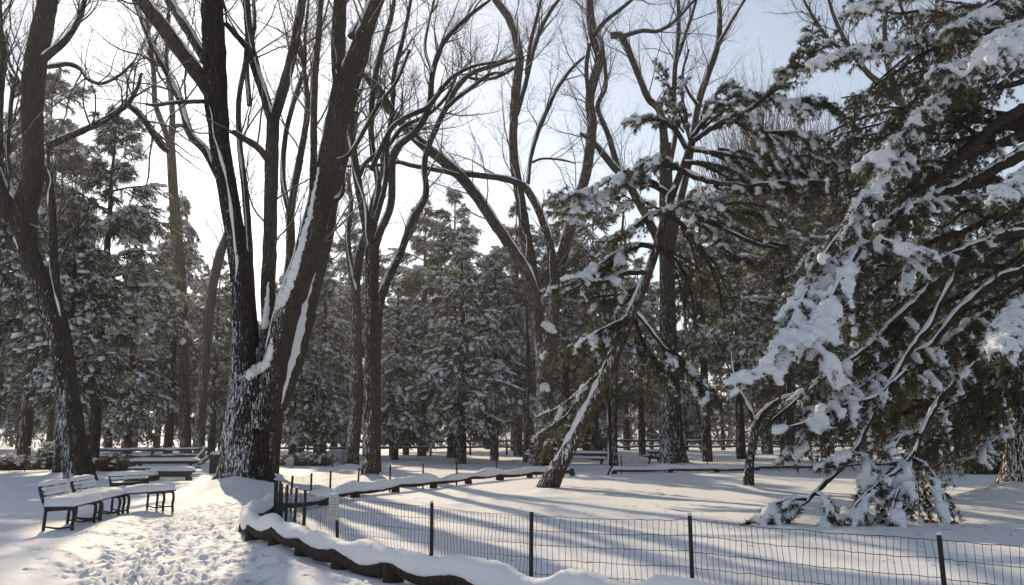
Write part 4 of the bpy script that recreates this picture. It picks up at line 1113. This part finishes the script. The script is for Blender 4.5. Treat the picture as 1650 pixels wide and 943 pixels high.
# ------------------------------------------------------------------ low log kerbs with snow on top
def log_kerb(name, label, pts, rad, snow_h, stub_every, seed, sag=.05, lift=.2, stubs=True):
    """round rails end to end on short stub posts, a thick wavy snow roll on top"""
    rng = np.random.default_rng(seed)
    pts = np.array(pts)
    d = np.concatenate([[0], np.cumsum(np.hypot(*np.diff(pts[:, :2], axis=0).T))])
    cm = catmull(pts, 12); dd = np.concatenate([[0], np.cumsum(np.hypot(*np.diff(cm[:, :2], axis=0).T))])
    n = max(2, int(dd[-1] / stub_every))
    ss = np.linspace(0, dd[-1], n + 1)
    xs, ys = np.interp(ss, dd, cm[:, 0]), np.interp(ss, dd, cm[:, 1])
    zs = np.array([g1(x, y) for x, y in zip(xs, ys)])
    base = np.array([xs[0], ys[0], zs[0]])
    root = thing(name, label, 'log kerb', base)
    allP, allT = [], []
    for k in range(n):
        a = np.array([xs[k], ys[k], zs[k] + lift]); b = np.array([xs[k + 1], ys[k + 1], zs[k + 1] + lift])
        K = 12
        s = np.linspace(0, 1, K)
        P = a + (b - a) * s[:, None]
        sg = sag * rng.uniform(.6, 1.3)
        P[:, 2] -= sg * 4 * s * (1 - s) + .0
        # follow the curve of the kerb
        sx = np.interp(ss[k] + (ss[k + 1] - ss[k]) * s, dd, cm[:, 0]); sy = np.interp(ss[k] + (ss[k + 1] - ss[k]) * s, dd, cm[:, 1])
        P[:, 0], P[:, 1] = sx, sy
        P[:, 2] += (k % 2) * .035 + rng.normal(0, .012)
        t_ = norm(P[-1] - P[0]); P[0] -= t_ * .04; P[-1] += t_ * .04
        r = rad * rng.uniform(.9, 1.12)
        mb = MB(); mb.tubes(P, r * (1 + rng.normal(0, .03, K)), 12, .03, rng, cap=True)
        mb.build('log', M_LOG, root, base)
        allP.append(P[1:-1] if k else P[:-1]); allT.append(np.full(len(allP[-1]), r))
    P = np.vstack(allP); R = np.concatenate(allT)
    # the snow follows the bent logs
    # snow roll, wavy where the logs sag and lumpy
    m = len(P) * 3
    Q, QR = resample(P, R, m)
    sl = np.linspace(0, dd[-1], m)
    wav = .5 + .5 * np.cos(sl / stub_every * 2 * math.pi + rng.random())
    h = snow_h * (.80 + .46 * wav + .55 * (vnoise(sl * 1.3, sl * 0 + seed, 4) - .5) + .22 * (vnoise(sl * 4.1, sl * 0 + seed, 5) - .5))
    wdt = snow_h * (.86 + .35 * (vnoise(sl * 1.1, sl * 0 + seed, 6) - .5) + .2 * (vnoise(sl * 3.7, sl * 0 + seed, 7) - .5))
    T = norm(np.gradient(Q, axis=0)); T[:, 2] = 0; T = norm(T)
    sd_ = np.stack([-T[:, 1], T[:, 0], 0 * T[:, 0]], 1)
    S = 18
    ang = np.linspace(0, 2 * math.pi, S, endpoint=False)
    prof_x = np.sign(np.cos(ang)) * np.abs(np.cos(ang)) ** .85
    prof_z = np.where(np.sin(ang) > 0, np.abs(np.sin(ang)) ** .8 * 1.0, -.38 * np.abs(np.sin(ang)))
    nz = 1 + .025 * rng.normal(size=(m, S))
    v = Q[:, None] + (QR * .75)[:, None, None] * np.array([0, 0, 1.]) + sd_[:, None] * (wdt[:, None] * prof_x[None] * nz * .82)[..., None] + np.array([0, 0, 1.]) * (h[:, None] * prof_z[None] * nz)[..., None]
    j = np.arange(S); j2 = (j + 1) % S
    f = np.concatenate([np.stack([k * S + j, k * S + j2, (k + 1) * S + j2, (k + 1) * S + j], 1) for k in range(m - 1)])
    mb = MB(); mb.add(v.reshape(-1, 3), f)
    for e, s_ in ((0, 1), (m - 1, -1)):
        c_ = v[e].mean(0); mb.add(np.vstack([v[e], c_]), np.stack([j2, j, np.full(S, S)], 1) if s_ > 0 else np.stack([j, j2, np.full(S, S)], 1))
    o = mb.build('snow_cap', M_SNOW, root, base)
    if stubs:
        for k in range(n + 1):
            b = MB(); b.tubes(np.array([[xs[k], ys[k], zs[k] - .1], [xs[k], ys[k], zs[k] + lift * .4], [xs[k], ys[k], zs[k] + lift * .8]]), np.array([.13, .125, .12]), 10, .04, rng, cap=True)
            b.build('stub_post', M_LOG, root, base)
    return root
kerbA = [(4.6, 5.9), (3.2, 6.9), (1.95, 7.75), (.98, 8.5), (.15, 9.35), (-.95, 10.5), (-2.2, 12.1), (-2.95, 13.2), (-3.65, 14.4), (-4.35, 15.6), (-4.75, 16.7), (-4.98, 17.9), (-4.98, 19.3)]
log_kerb('log_kerb', 'near wavy log kerb under a thick roll of snow before the wire fence', kerbA, .10, .165, 1.25, 61, .09, .2)
kerbB = [(-4.95, 19.3)] + [tuple(gnd(px, py)[:2]) for px, py in ((497, 817), (555, 804), (605, 796), (660, 790), (720, 783), (790, 776), (866, 769), (922, 767))]
kerbB[0] = (-5.0, 20.2)
log_kerb('log_kerb', 'middle log kerb with a snow roll curving from the fence corner to the leaning pine', kerbB, .08, .165, 2.3, 62, .04, .17)
kerbC = [tuple(gnd(px, py)[:2]) for px, py in ((990, 764), (1060, 763), (1137, 761), (1230, 758), (1330, 755), (1440, 751), (1560, 747), (1680, 743))]
log_kerb('log_kerb', 'far straight log kerb with snow running right from the gap behind the lawn', kerbC, .07, .13, 2.6, 63, .03, .13)

# ------------------------------------------------------------------ wire mesh fences
def wire_fence(label, posts, dv, dh, rw, seed, pr=.028, droop=.02):
    """posts: (x, y, top z above the snow, lean); one panel of netting per bay"""
    rng = np.random.default_rng(seed)
    P3 = [(x, y, g1(x, y), h, ln) for (x, y, h, ln) in posts]
    base = np.array(P3[0][:3])
    root = thing('wire_fence', label, 'fence', base)
    for (x, y, z, h, ln) in P3:
        mb = MB()
        t = np.array([x + ln, y, z + h + .02])
        mb.tubes(np.array([[x, y, z - .3], [x + ln * .5, y, z + h * .5], t]), np.array([pr, pr, pr * .95]), 6, .03, rng, cap=True)
        post = mb.build('post', M_IRON, root, base, smooth=False)
        if rng.random() < .5:
            b = MB(); blobs(b, t[None] + (0, 0, .01), np.array([[1., 0, 0]]), np.array([pr * 1.1]), np.array([pr * 1.1]), np.array([.022]), rng, .12)
            b.build('snow_cap', M_SNOW, post, base)
    for i in range(len(P3) - 1):
        a, b = P3[i], P3[i + 1]
        L = math.hypot(b[0] - a[0], b[1] - a[1])
        nv = max(3, int(L / dv)); hmax = min(a[3], b[3]) - .03
        nh = max(3, int(hmax / dh) + 1)
        s = np.linspace(0, 1, nv + 1)
        hz = np.linspace(.02, 1.0, nh)
        # wires as a bent grid
        ha, hb = a[3] - .02, b[3] - .02
        G = np.zeros((nh, nv + 1, 3))
        nrm = np.array([-(b[1] - a[1]), b[0] - a[0]]) / L
        bow = vnoise(s[None] * 3 + hz[:, None] * 0, hz[:, None] * 2 + s[None] * 0, seed + i) - .5
        wv = vnoise(s[None] * 9 + hz[:, None] * 1.5, hz[:, None] * 5 + s[None] * 0, seed + i + 50) - .5
        for k in range(nh):
            tx = a[4] + (b[4] - a[4]) * s
            G[k, :, 0] = a[0] + (b[0] - a[0]) * s + nrm[0] * .06 * bow[k] * 4 * s * (1 - s) + tx * hz[k] + wv[k] * .028 * (b[0] - a[0]) / L
            G[k, :, 1] = a[1] + (b[1] - a[1]) * s + nrm[1] * .06 * bow[k] * 4 * s * (1 - s) + wv[k] * .028 * (b[1] - a[1]) / L
            zb = a[2] + (b[2] - a[2]) * s; hh = ha + (hb - ha) * s
            G[k, :, 2] = zb + hh * hz[k] - droop * 4 * s * (1 - s) * hz[k] + .012 * wv[k]
        G += rng.normal(0, .003, G.shape)
        mb = MB()
        mb.tubes(G, np.full((nh, nv + 1), rw * 1.15), 4)
        Gv = np.transpose(G, (1, 0, 2))
        mb.tubes(Gv, np.full(Gv.shape[:2], rw), 4)
        mb.build('wire_netting', M_WIRE, root, base, kind='stuff')
    return root
def topz(px, py, Y):
    return at(px, py, Y)[2]
fp = []
for (px, ty, Y, ln) in ((445, 775, 18.6, -.02), (451, 777, 18.0, .01), (456, 781, 17.3, -.02), (463, 783, 16.7, 0), (476, 788, 15.8, .02), (492, 792, 14.9, 0), (548, 798, 13.4, -.06), (697, 813, 11.9, -.01), (855, 828, 10.5, .01), (1113, 834, 9.7, -.01), (1519, 866, 7.9, -.03)):
    x = at(px, ty, Y)[0]
    fp.append((x, Y, topz(px, ty, Y) - g1(x, Y), ln))
fp.append((5.3, 6.3, .85, 0))
wire_fence('near dark wire mesh fence on thin posts crossing the foreground lawn', fp, .066, .145, .0027, 71, .024)
fp = []
for (px, ty, Y, ln) in ((447, 776, 18.9, 0), (470, 768, 20.5, .02), (502, 764, 22.7, 0), (533, 760, 24.2, 0), (577, 755, 25.6, .03), (629, 750, 27.2, 0), (682, 748, 28.8, 0), (736, 745, 30.8, 0), (800, 742, 33.8, 0), (864, 740, 36.6, 0)):
    x = at(px, ty, Y)[0]
    fp.append((x, Y, topz(px, ty, Y) - g1(x, Y), ln))
wire_fence('middle wire mesh fence curving back inside the log kerb', fp, .09, .15, .0022, 72, .026)
fp = []
for (px, ty, by) in ((923, 738, 766), (925, 738, 766.5)):
    pass
for (px, ty, by) in ((1000, 735, 763), (1070, 737, 762), (1138, 735, 760), (1205, 734, 758), (1275, 733, 756), (1350, 731, 754), (1430, 730, 751), (1520, 729, 748.5), (1620, 727, 745.5), (1700, 726, 743.5)):
    g = gnd(px, by)
    fp.append((g[0], g[1] - .3, topz(px, ty, g[1] - .3) - g1(g[0], g[1]), 0))
wire_fence('far wire mesh fence running right along the log kerb behind the lawn', fp, .15, .2, .003, 73, .028)
fp = []
for px, by in ((-40, 762), (40, 761), (80, 760)):
    g = gnd(px, by); fp.append((g[0], g[1], .75, 0))
wire_fence('short wire fence standing left of the slim conifer trunk behind the benches', fp, .12, .18, .0025, 74, .026)
fp = []
for px, by in ((524, 752), (536, 753), (552, 752)):
    g = gnd(px, by); fp.append((g[0], g[1], .8, 0))
wire_fence('small far wire fence beside the snow mound left of the slim dark tree', fp, .15, .2, .003, 75, .03)

def placard(label, px0, py0, px1, py1, Y, rz, rows, snow=True):
    c0, c1 = at(px0, py0, Y), at(px1, py1, Y)
    w, h = abs(c1[0] - c0[0]) * .98, abs(c0[2] - c1[2])
    cx, cz = (c0[0] + c1[0]) / 2, (c0[2] + c1[2]) / 2
    root = thing('placard', label, 'sign', (cx, Y, c1[2]), rz)
    lb = MB(); lb.box((0, 0, h / 2), (w, .008, h)); lb.build('board', M_SIGN, root, smooth=False)
    mb = MB()
    rng = np.random.default_rng(3)
    for k in range(rows):
        z = h * (.84 - .62 * k / max(1, rows - 1)); ww = w * rng.uniform(.5, .8)
        mb.box((0, -.006, z), (ww, .002, h * .035))
    mb.build('print', M_PRINT, root, smooth=False)
    if snow:
        b = MB(); blobs(b, np.array([[0, 0, h]]), np.array([[1., 0, 0]]), np.array([w * .5]), np.array([.04]), np.array([.02]), rng, .12)
        b.build('snow_cap', M_SNOW, root)
    return root
placard('pale hanging placard wired to the near fence beside its leaning post', 528, 796, 547, 838, 13.15, RAD(-30), 6)
placard('small grey placard on the far fence right of the twin stemmed tree', 1010, 735, 1027, 750, gdist(763) - .4, 0, 5, False)

# marker stone
g = gnd(467, 753)
root = thing('marker_post', 'small pale block post in front of the brown brush', 'post', g)
mb = MB(); mb.box((0, 0, .18), (.36, .3, .5), jit=np.random.default_rng(1)); mb.build('block', M_STONE, root, smooth=False)
mb = MB(); blobs(mb, np.array([[0, 0, .44]]), np.array([[1., 0, 0]]), np.array([.2]), np.array([.17]), np.array([.06]), np.random.default_rng(2), .08, ICO_V, ICO_F); mb.build('snow_cap', M_SNOW, root)
g = gnd(352, 763)
root = thing('litter_bin', 'dark litter bin with a cap of snow behind the foot of the elm', 'bin', g)
mb = MB(); mb.box((0, 0, .3), (.62, .6, .9)); mb.build('bin_body', M_IRON, root, smooth=False)
mb = MB(); mb.box((0, 0, .77), (.68, .66, .05)); mb.build('lid', M_IRON, root, smooth=False)
mb = MB(); blobs(mb, np.array([[0, 0, .84]]), np.array([[1., 0, 0]]), np.array([.36]), np.array([.34]), np.array([.14]), np.random.default_rng(2), .06, ICO_V, ICO_F); mb.build('snow_cap', M_SNOW, root)
# fence brace stake
a, b = gnd(976, 766), at(991, 745, gdist(766))
root = thing('stake', 'slanting dark stake propping the end of the far fence', 'stake', a)
mb = MB(); mb.tubes(np.array([a - (0, 0, .2), (a + b) / 2, b]), np.array([.04, .038, .035]), 6, cap=True); mb.build('pole', M_LOG, root, a)

# ------------------------------------------------------------------ pillows of snow with an even top
def snow_slab(w, d, h, rng, nx_=18, ny_=10, bulge=.02, amp=.25):
    """rounded snow cushion on a w x d seat, origin at the middle of its underside"""
    mb = MB()
    u = np.linspace(-1, 1, nx_); v_ = np.linspace(-1, 1, ny_)
    U, V = np.meshgrid(u, v_)
    ed = np.minimum(1 - np.abs(U) ** 6, 1 - np.abs(V) ** 4)
    z = h * np.clip(ed, 0, 1) ** .45 * (1 + amp * (2 * fbm(U * 2.2 + rng.random() * 50, V * 1.3 + rng.random() * 50, 2, 3)))
    X = U * (w / 2 + bulge * np.sqrt(np.clip(z / h, 0, 1))); Y_ = V * (d / 2 + bulge * np.sqrt(np.clip(z / h, 0, 1)))
    top = np.stack([X, Y_, z], -1).reshape(-1, 3)
    bot = np.stack([U * w / 2, V * d / 2, 0 * z - .002], -1).reshape(-1, 3)
    i, j = np.meshgrid(np.arange(nx_ - 1), np.arange(ny_ - 1)); b0 = (j * nx_ + i).ravel()
    f = np.stack([b0, b0 + 1, b0 + nx_ + 1, b0 + nx_], 1)
    M = nx_ * ny_
    mb.add(np.vstack([top, bot]), np.vstack([f, f[:, ::-1] + M]))
    ring = np.concatenate([np.arange(nx_), nx_ - 1 + nx_ * np.arange(1, ny_), (ny_ - 1) * nx_ + np.arange(nx_ - 2, -1, -1), nx_ * np.arange(ny_ - 2, 0, -1)])
    r2 = np.roll(ring, -1)
    mb.add(np.vstack([top, bot]), np.stack([ring, ring + M, r2 + M, r2], 1))
    return mb
def moved(mb, M):
    A = np.array(M)
    mb.v = [v @ A[:3, :3].T + A[:3, 3] for v in mb.v]
    return mb

# ------------------------------------------------------------------ park benches: local x = towards the sitter's feet, y = along the bench
def bench(label, loc, rz, L, seed, slat_snow, gap):
    rng = np.random.default_rng(seed)
    root = thing('park_bench', label, 'bench', loc, rz, 'park benches set end to end')
    sh, bh, dp = .40, .75, .44
    for y, tall in ((-L / 2 + .10, True), (L / 2 - .10 - L * .18, True), (L / 2 - .08, False)):
        mb = MB()
        mb.tubes(catmull(np.array([(-.02, y, -.12), (-.01, y, .1), (0, y, .28), (.0, y, .38), (-.05, y, .5), (-.10, y, .64), (-.13, y, bh)][:None if tall else 4]), 4), .028, 6, cap=True)
        mb.tubes(catmull(np.array([(.48, y, -.12), (.45, y, .08), (.47, y, .22), (.46, y, .33), (.40, y, .375), (.2, y, .365), (.0, y, .35)]), 4), .030, 6, cap=True)
        mb.tubes(catmull(np.array([(.0, y, .07), (.22, y, .04), (.45, y, .06)]), 4), .016, 6, cap=True)
        mb.build('end_frame', M_IRON, root)
    for k in range(4):
        mb = MB(); mb.box((.045 + k * .12, 0, sh - .0), (.10, L, .035), jit=None); mb.build('seat_slat', M_BENCH, root, smooth=False)
    for k, (z, x) in enumerate(((.56, -.05), (.715, -.10))):
        M = Matrix.Rotation(RAD(-16), 4, 'Y')
        yb = -L * .09; lb = L * .74
        mb = MB(); mb.box((x, yb, z), (.035, lb, .10), M=M); sl = mb.build('back_slat', M_BENCH, root, smooth=False)
        if slat_snow[k] > 0:
            s = snow_slab(lb * slat_snow[k], .09, .08, rng, 16, 7, .03, .5)
            moved(s, Matrix.Translation((x - .012, yb + (1 - slat_snow[k]) * lb * .35 * rng.choice([-1, 1]), z + .043)) @ Matrix.Rotation(RAD(90), 4, 'Z')).build('snow_cap', M_SNOW, sl)
            # snow caught on the face of the slat
            c_ = np.array([[x + .03, y, z - .005] for y in yb + np.linspace(-lb * .42, lb * .42, 9)])
            fm = MB(); blobs(fm, c_, np.tile([[0, 1., 0]], (9, 1)), np.full(9, lb * .085), np.full(9, .040), .040 * rng.uniform(.6, 1.2, 9), rng, .12, ICO_V, ICO_F)
            fm.build('face_snow', M_SNOW, sl)
    s = snow_slab(L * .99, .52, .15, rng, 24, 12, .035, .34)
    moved(s, Matrix.Translation((.22, 0, sh + .018)) @ Matrix.Rotation(RAD(90), 4, 'Z')).build('snow_cushion', M_SNOW, root)
    return root
def put_bench(label, pxr, pyr, Y, L, rz, seed, ss):
    x = at(pxr, pyr, Y)[0]
    c, s = math.cos(rz), math.sin(rz)
    # pxr, Y is the rear foot of the nearer end; the bench runs away from it along local +y
    lx, ly = 0.0, L / 2 - .10
    bx, by = x + c * lx - s * ly, Y + s * lx + c * ly
    return bench(label, (bx, by, g1(bx, by) - .0), rz, L, seed, ss, 0)
put_bench('nearest bench of the snowy row, its dark front end facing the camera', 71, 855, 16.2, 1.84, RAD(9), 81, (.96, 1.0))
put_bench('middle bench of the snowy row, snow on both of its back slats', 122, 838, 18.1, 1.74, RAD(8), 82, (.7, 1.0))
put_bench('farthest bench of the snowy row, its lower back slat swept bare', 180, 828, 19.9, 1.45, RAD(-24), 83, (0, 1.0))

# ------------------------------------------------------------------ picnic tables
def picnic_table(label, loc, rz, L, seed, seats=True):
    rng = np.random.default_rng(seed)
    root = thing('picnic_table', label, 'table', loc, rz, 'snow covered picnic tables')
    for k in range(5):
        mb = MB(); mb.box((0, -.32 + k * .16, .60), (L, .145, .05)); mb.build('top_plank', M_BENCH, root, smooth=False)
    mb = MB()
    for y in (-.36, .36):
        mb.box((0, y, .55), (L * .92, .035, .09))
    mb.build('apron', M_BENCH, root, smooth=False)
    for x in (-L * .36, L * .36):
        mb = MB()
        mb.tubes(np.array([(x, -.2, .56), (x, -.4, .25), (x, -.62, -.15)]), .05, 6); mb.tubes(np.array([(x, .2, .56), (x, .4, .25), (x, .62, -.15)]), .05, 6)
        mb.box((x + .06, 0, .25), (.05, 1.6, .11))
        mb.build('leg_frame', M_BENCH, root, smooth=False)
    moved(snow_slab(L * 1.0, .84, .13, rng, 30, 12, .03, .18), Matrix.Translation((0, 0, .626))).build('snow_cushion', M_SNOW, root)
    for y in (-.76, .76):
        mb = MB(); mb.box((0, y, .33), (L * .96, .28, .05)); st = mb.build('seat_plank', M_BENCH, root, smooth=False)
        moved(snow_slab(L * .96, .29, .10, rng, 26, 9, .03, .2), Matrix.Translation((0, y, .356))).build('snow_cap', M_SNOW, st)
    return root
g = gnd(247, 768)
picnic_table('broad snow covered picnic table behind the benches near the left rail fence', (g[0], g[1] + 1.2, g1(g[0], g[1]) - .04), RAD(13), 2.7, 91)
g = gnd(951, 748)
picnic_table('far snow covered picnic table left of the twin stemmed tree', (g[0] - .3, g[1], g1(g[0], g[1])), RAD(-3), 2.6, 93)
g = gnd(1062, 751)
picnic_table('far picnic table partly hidden by the stout streaked trunk', (g[0] + .9, g[1] + 3.5, g1(g[0], g[1])), RAD(20), 2.0, 94)
def plank_bench(label, px0, px1, py_top, py_base, seed, rz=0):
    rng = np.random.default_rng(seed)
    Y = gdist(py_base)
    a, b = at(px0, py_base, Y), at(px1, py_base, Y)
    L = b[0] - a[0]; h = at(px0, py_top, Y)[2]
    loc = np.array([(a[0] + b[0]) / 2, Y, g1((a[0] + b[0]) / 2, Y)])
    root = thing('plank_bench', label, 'bench', loc, rz, 'low plank benches by the picnic table')
    mb = MB(); mb.box((0, 0, h), (L, .36, .07)); st = mb.build('seat_plank', M_BENCH, root, smooth=False)
    mb = MB(); mb.box((0, -.12, h - .10), (L * .86, .05, .16)); mb.build('apron', M_BENCH, root, smooth=False)
    for x in (-L * .38, L * .38):
        mb = MB(); mb.box((x, 0, (h - .2) / 2 - .03), (.16, .34, h - .05)); mb.build('leg', M_BENCH, root, smooth=False)
    moved(snow_slab(L * 1.0, .40, .15, rng, 24, 9, .03, .2), Matrix.Translation((0, 0, h + .037))).build('snow_cap', M_SNOW, st)
plank_bench('low plank bench in front of the right end of the broad picnic table', 243, 312, 760, 773, 95, RAD(2))
plank_bench('lower plank bench in front of the left end of the broad picnic table', 199, 252, 767, 775, 96, RAD(-3))

# ------------------------------------------------------------------ split rail fences
def rail_fence(label, pts, heights, hgt, every, seed, rails=2, zig=0.0, rr=.06, snow=.8):
    rng = np.random.default_rng(seed)
    pts = np.array(pts)
    d = np.concatenate([[0], np.cumsum(np.hypot(*np.diff(pts, axis=0).T))])
    n = max(1, int(d[-1] / every))
    s = np.linspace(0, d[-1], n + 1)
    X, Y_ = np.interp(s, d, pts[:, 0]), np.interp(s, d, pts[:, 1])
    Y_ = Y_ + zig * np.where(np.arange(n + 1) % 2, 1, -1)
    Z = np.array([g1(x, y) for x, y in zip(X, Y_)])
    base = np.array([X[0], Y_[0], Z[0]])
    root = thing('rail_fence', label, 'fence', base)
    for k in range(n + 1):
        mb = MB(); mb.tubes(np.array([(X[k], Y_[k], Z[k] - .3), (X[k], Y_[k], Z[k] + hgt * .5), (X[k] + rng.normal(0, .02), Y_[k], Z[k] + hgt + .08)]), np.array([.09, .085, .08]), 8, .05, rng, cap=True)
        p = mb.build('post', M_RAIL, root, base)
        mb = MB(); blobs(mb, np.array([[X[k], Y_[k], Z[k] + hgt + .10]]), np.array([[1., 0, 0]]), np.array([.10]), np.array([.10]), np.array([.07]), rng, .12)
        mb.build('snow_cap', M_SNOW, p, base)
    for k in range(n):
        for r in range(rails):
            z = hgt * (.96 - .42 * r)
            a = np.array([X[k], Y_[k] - .05, Z[k] + z + rng.normal(0, .03)]); b = np.array([X[k + 1], Y_[k + 1] - .05, Z[k + 1] + z + rng.normal(0, .03)])
            m_ = (a + b) / 2 + (0, 0, rng.normal(0, .02))
            P = np.array([a, (a + m_) / 2, m_, (b + m_) / 2, b]); P[1:4, 2] += rng.normal(0, .02, 3)
            mb = MB(); mb.tubes(P, rr * rng.uniform(.8, 1.15, 5), 7, .06, rng, cap=True)
            ro = mb.build('rail', M_RAIL, root, base)
            sb = MB(); q, qr = resample(P, np.full(5, rr), 14); snow_ridge(sb, q, qr * 1.2, rng, snow * 1.6, 7)
            sb.build('snow_cap', M_SNOW, ro, base)
    return root
def gl(*pp): return [tuple(gnd(*p)[:2]) for p in pp]
rail_fence('zigzag split rail fence heaped with snow behind the picnic tables', gl((150, 750), (200, 750), (260, 749), (330, 748)), None, .82, 2.1, 51, 2, .35, .085, .8)
rail_fence('far straight two rail fence running across the back of the park', gl((352, 738), (450, 737.5), (600, 736), (760, 735), (900, 733.5), (1050, 732), (1250, 730.5), (1450, 729.5), (1700, 728)), None, 1.15, 3.1, 52, 2, 0, .075, .55)
rail_fence('short broken rail fence with tilted snowy rails behind the crooked tree', gl((66, 752), (95, 752), (122, 751)), None, .85, 1.3, 53, 3, .3, .09, 1.0)
# slanting rails at the end of the zigzag fence
for (x0, y0, x1, y1, lab) in ((309, 750, 334, 722, 'steep snowy rail leaning on the right end of the zigzag fence'), (318, 750, 338, 736, 'short snowy rail leaning low at the right end of the zigzag fence')):
    Y = gdist(751)
    a, b = at(x0, y0, Y), at(x1, y1, Y)
    root = thing('leaning_rail', lab, 'rail', a, group='rails propped at the fence end')
    P = np.array([a, a * .66 + b * .34, a * .34 + b * .66, b])
    mb = MB(); mb.tubes(P, .085, 8, .05, np.random.default_rng(4), cap=True); ro = mb.build('rail', M_RAIL, root, a)
    sb = MB(); q, qr = resample(P, np.full(4, .09), 12); snow_ridge(sb, q, qr * 1.2, np.random.default_rng(5), 1.6, 7); sb.build('snow_cap', M_SNOW, ro, a)

# ------------------------------------------------------------------ brush and shrubs
def shrub(label, px, py, wpx, hpx, seed, n=260, leaf=True, mat_=None, snow=.5, group=None):
    rng = np.random.default_rng(seed)
    g = gnd(px, py); Y = g[1]; m = Y / FPX
    W, H = wpx * m / 2, hpx * m
    g[2] = g1(g[0], Y)
    root = thing('shrub', label, 'shrub', g, group=group)
    st = np.stack([rng.uniform(-W, W, n) * .9, rng.uniform(-.6, .6, n), np.full(n, -.05)], 1)
    en = st + np.stack([rng.normal(0, .35, n), rng.normal(0, .3, n), H * rng.uniform(.45, 1.05, n) * (1 - .5 * (st[:, 0] / W) ** 2)], 1)
    md = (st + en) / 2 + rng.normal(0, .06, (n, 3))
    mb = MB(); mb.tubes(np.stack([st, md, en], 1), np.tile([.014, .011, .006], (n, 1)), 3); mb.build('stems', M_TWIG, root, kind='stuff')
    k = 14
    C = (md[:, None] + (en - md)[:, None] * rng.random((n, k, 1))).reshape(-1, 3)
    D = norm(rng.normal(size=(n * k, 3)) + (0, 0, .2))
    mb = MB(); blades(mb, C, D, rng.uniform(.10, .26, n * k), rng.uniform(.015, .04, n * k), rng); mb.build('crown', mat_ or M_BRUSH, root, kind='stuff', smooth=False)
    c_ = en[rng.random(n) < snow]; q = len(c_)
    mb = MB(); blobs(mb, c_, norm(rng.normal(size=(q, 3)) * (1, 1, .2)), rng.uniform(.08, .2, q), rng.uniform(.07, .14, q), rng.uniform(.04, .08, q), rng, .2); mb.build('snow_cover', M_PSNOW, root, kind='stuff')
shrub('low brown brush under the zigzag fence left of the picnic table', 185, 760, 60, 30, 11, 220, snow=.1)
shrub('frosted brown brush patch right of the elm before the far rail fence', 492, 750, 84, 22, 12, 320, snow=.35)
shrub('snowy brush heap by the left border behind the benches', 22, 757, 70, 26, 13, 260, snow=.35)
shrub('small pale green shrub left of the crooked tree foot', 82, 755, 26, 44, 14, 160, mat_=M_NEED, snow=.5)
shrub('brown leaved shrub at the foot of the forked vee tree', 888, 757, 48, 70, 15, 360, mat_=M_LEAF, snow=.2)
shrub('pine bough built as a shrub, sunlight painted gold into it, beside the thick trunk at the right edge', 1597, 765, 74, 66, 17, 260, mat_=M_SUNGOLD, snow=.55)  # stands in for a pine bough; its gold is painted sunlight
shrub('dark evergreen bush under the twin stemmed tree', 960, 738, 44, 60, 16, 240, mat_=M_NEED, snow=.45)

# ------------------------------------------------------------------ twigs and needles dropped on the snow
rng = np.random.default_rng(66)
q = 420
dx = np.concatenate([rng.normal(6.2, 2.2, 210), rng.uniform(-9, 8, 210)]); dy = np.concatenate([rng.normal(18.5, 2.5, 210), rng.uniform(8, 30, 210)])
dz = gh(dx, dy) + .006
da = rng.random(q) * 6.28; dl = rng.gamma(2, .025, q) + .02
P = np.stack([np.stack([dx, dy, dz], 1), np.stack([dx + np.cos(da) * dl, dy + np.sin(da) * dl, dz + rng.uniform(-.004, .012, q)], 1)], 1)
mb = MB(); mb.tubes(P, np.full((q, 2), .0035), 3)
tag(mb.build('fallen_twigs', M_TWIG, kind='stuff'), 'small twigs and needles scattered on the snow', 'twigs')

# ------------------------------------------------------------------ blown snow sparkling in the sun
rng = np.random.default_rng(15)
n = 3600
fx = rng.normal(.9, 1.0, 2400); fy = rng.uniform(27, 41, 2400); fx = fx * fy / 36 + rng.normal(0, .3, 2400); fz = rng.gamma(2.2, 1.5, 2400)
n2 = n - 2400
fy2 = rng.uniform(9, 40, n2); fx2 = rng.uniform(-.62, .62, n2) * fy2; fz2 = rng.uniform(.2, 12, n2)
C = np.stack([np.concatenate([fx, fx2]), np.concatenate([fy, fy2]), np.concatenate([fz, fz2]) + .2], 1)
O = np.array([(1, 0, 0), (-1, 0, 0), (0, 1, 0), (0, -1, 0), (0, 0, 1), (0, 0, -1)], float)
OF = np.array([(0, 2, 4), (2, 1, 4), (1, 3, 4), (3, 0, 4), (2, 0, 5), (1, 2, 5), (3, 1, 5), (0, 3, 5)])
s = rng.uniform(.003, .0085, n) * np.clip(C[:, 1] / 28, .35, 1.3)
V = C[:, None] + O[None] * s[:, None, None] * rng.uniform(.7, 1.3, (n, 6, 1))
mb = MB(); mb.add(V, (np.arange(n)[:, None, None] * 6 + OF[None]).reshape(-1, 3))
o = mb.build('falling_snow', M_SNOW, kind='stuff', smooth=False)
tag(o, 'fine snow flakes drifting down through the sunlit air', 'snow')
print('done', time.time() - T0, 'tris', sum(sum(len(p.vertices) - 2 for p in ()) for m_ in ()) )
print('mesh polys', sum(len(m_.polygons) for m_ in bpy.data.meshes))

# ------------------------------------------------------------------ haze added for soft glow and lifted darks
m_, nt_, bs_ = mat('soft_light_haze')
nt_.nodes.remove(bs_)
pv = N(nt_, 'ShaderNodeVolumePrincipled')
pv.inputs['Color'].default_value = (.95, .96, 1, 1)
pv.inputs['Density'].default_value = HAZE
pv.inputs['Anisotropy'].default_value = .6
nt_.links.new(pv.outputs[0], nt_.nodes['Material Output'].inputs['Volume'])
mb = MB(); mb.box((0, 132, 20), (464, 340, 46))
o = mb.build('haze', m_, kind='stuff', smooth=False)
tag(o, 'thin haze added to soften the light over the park', 'haze')
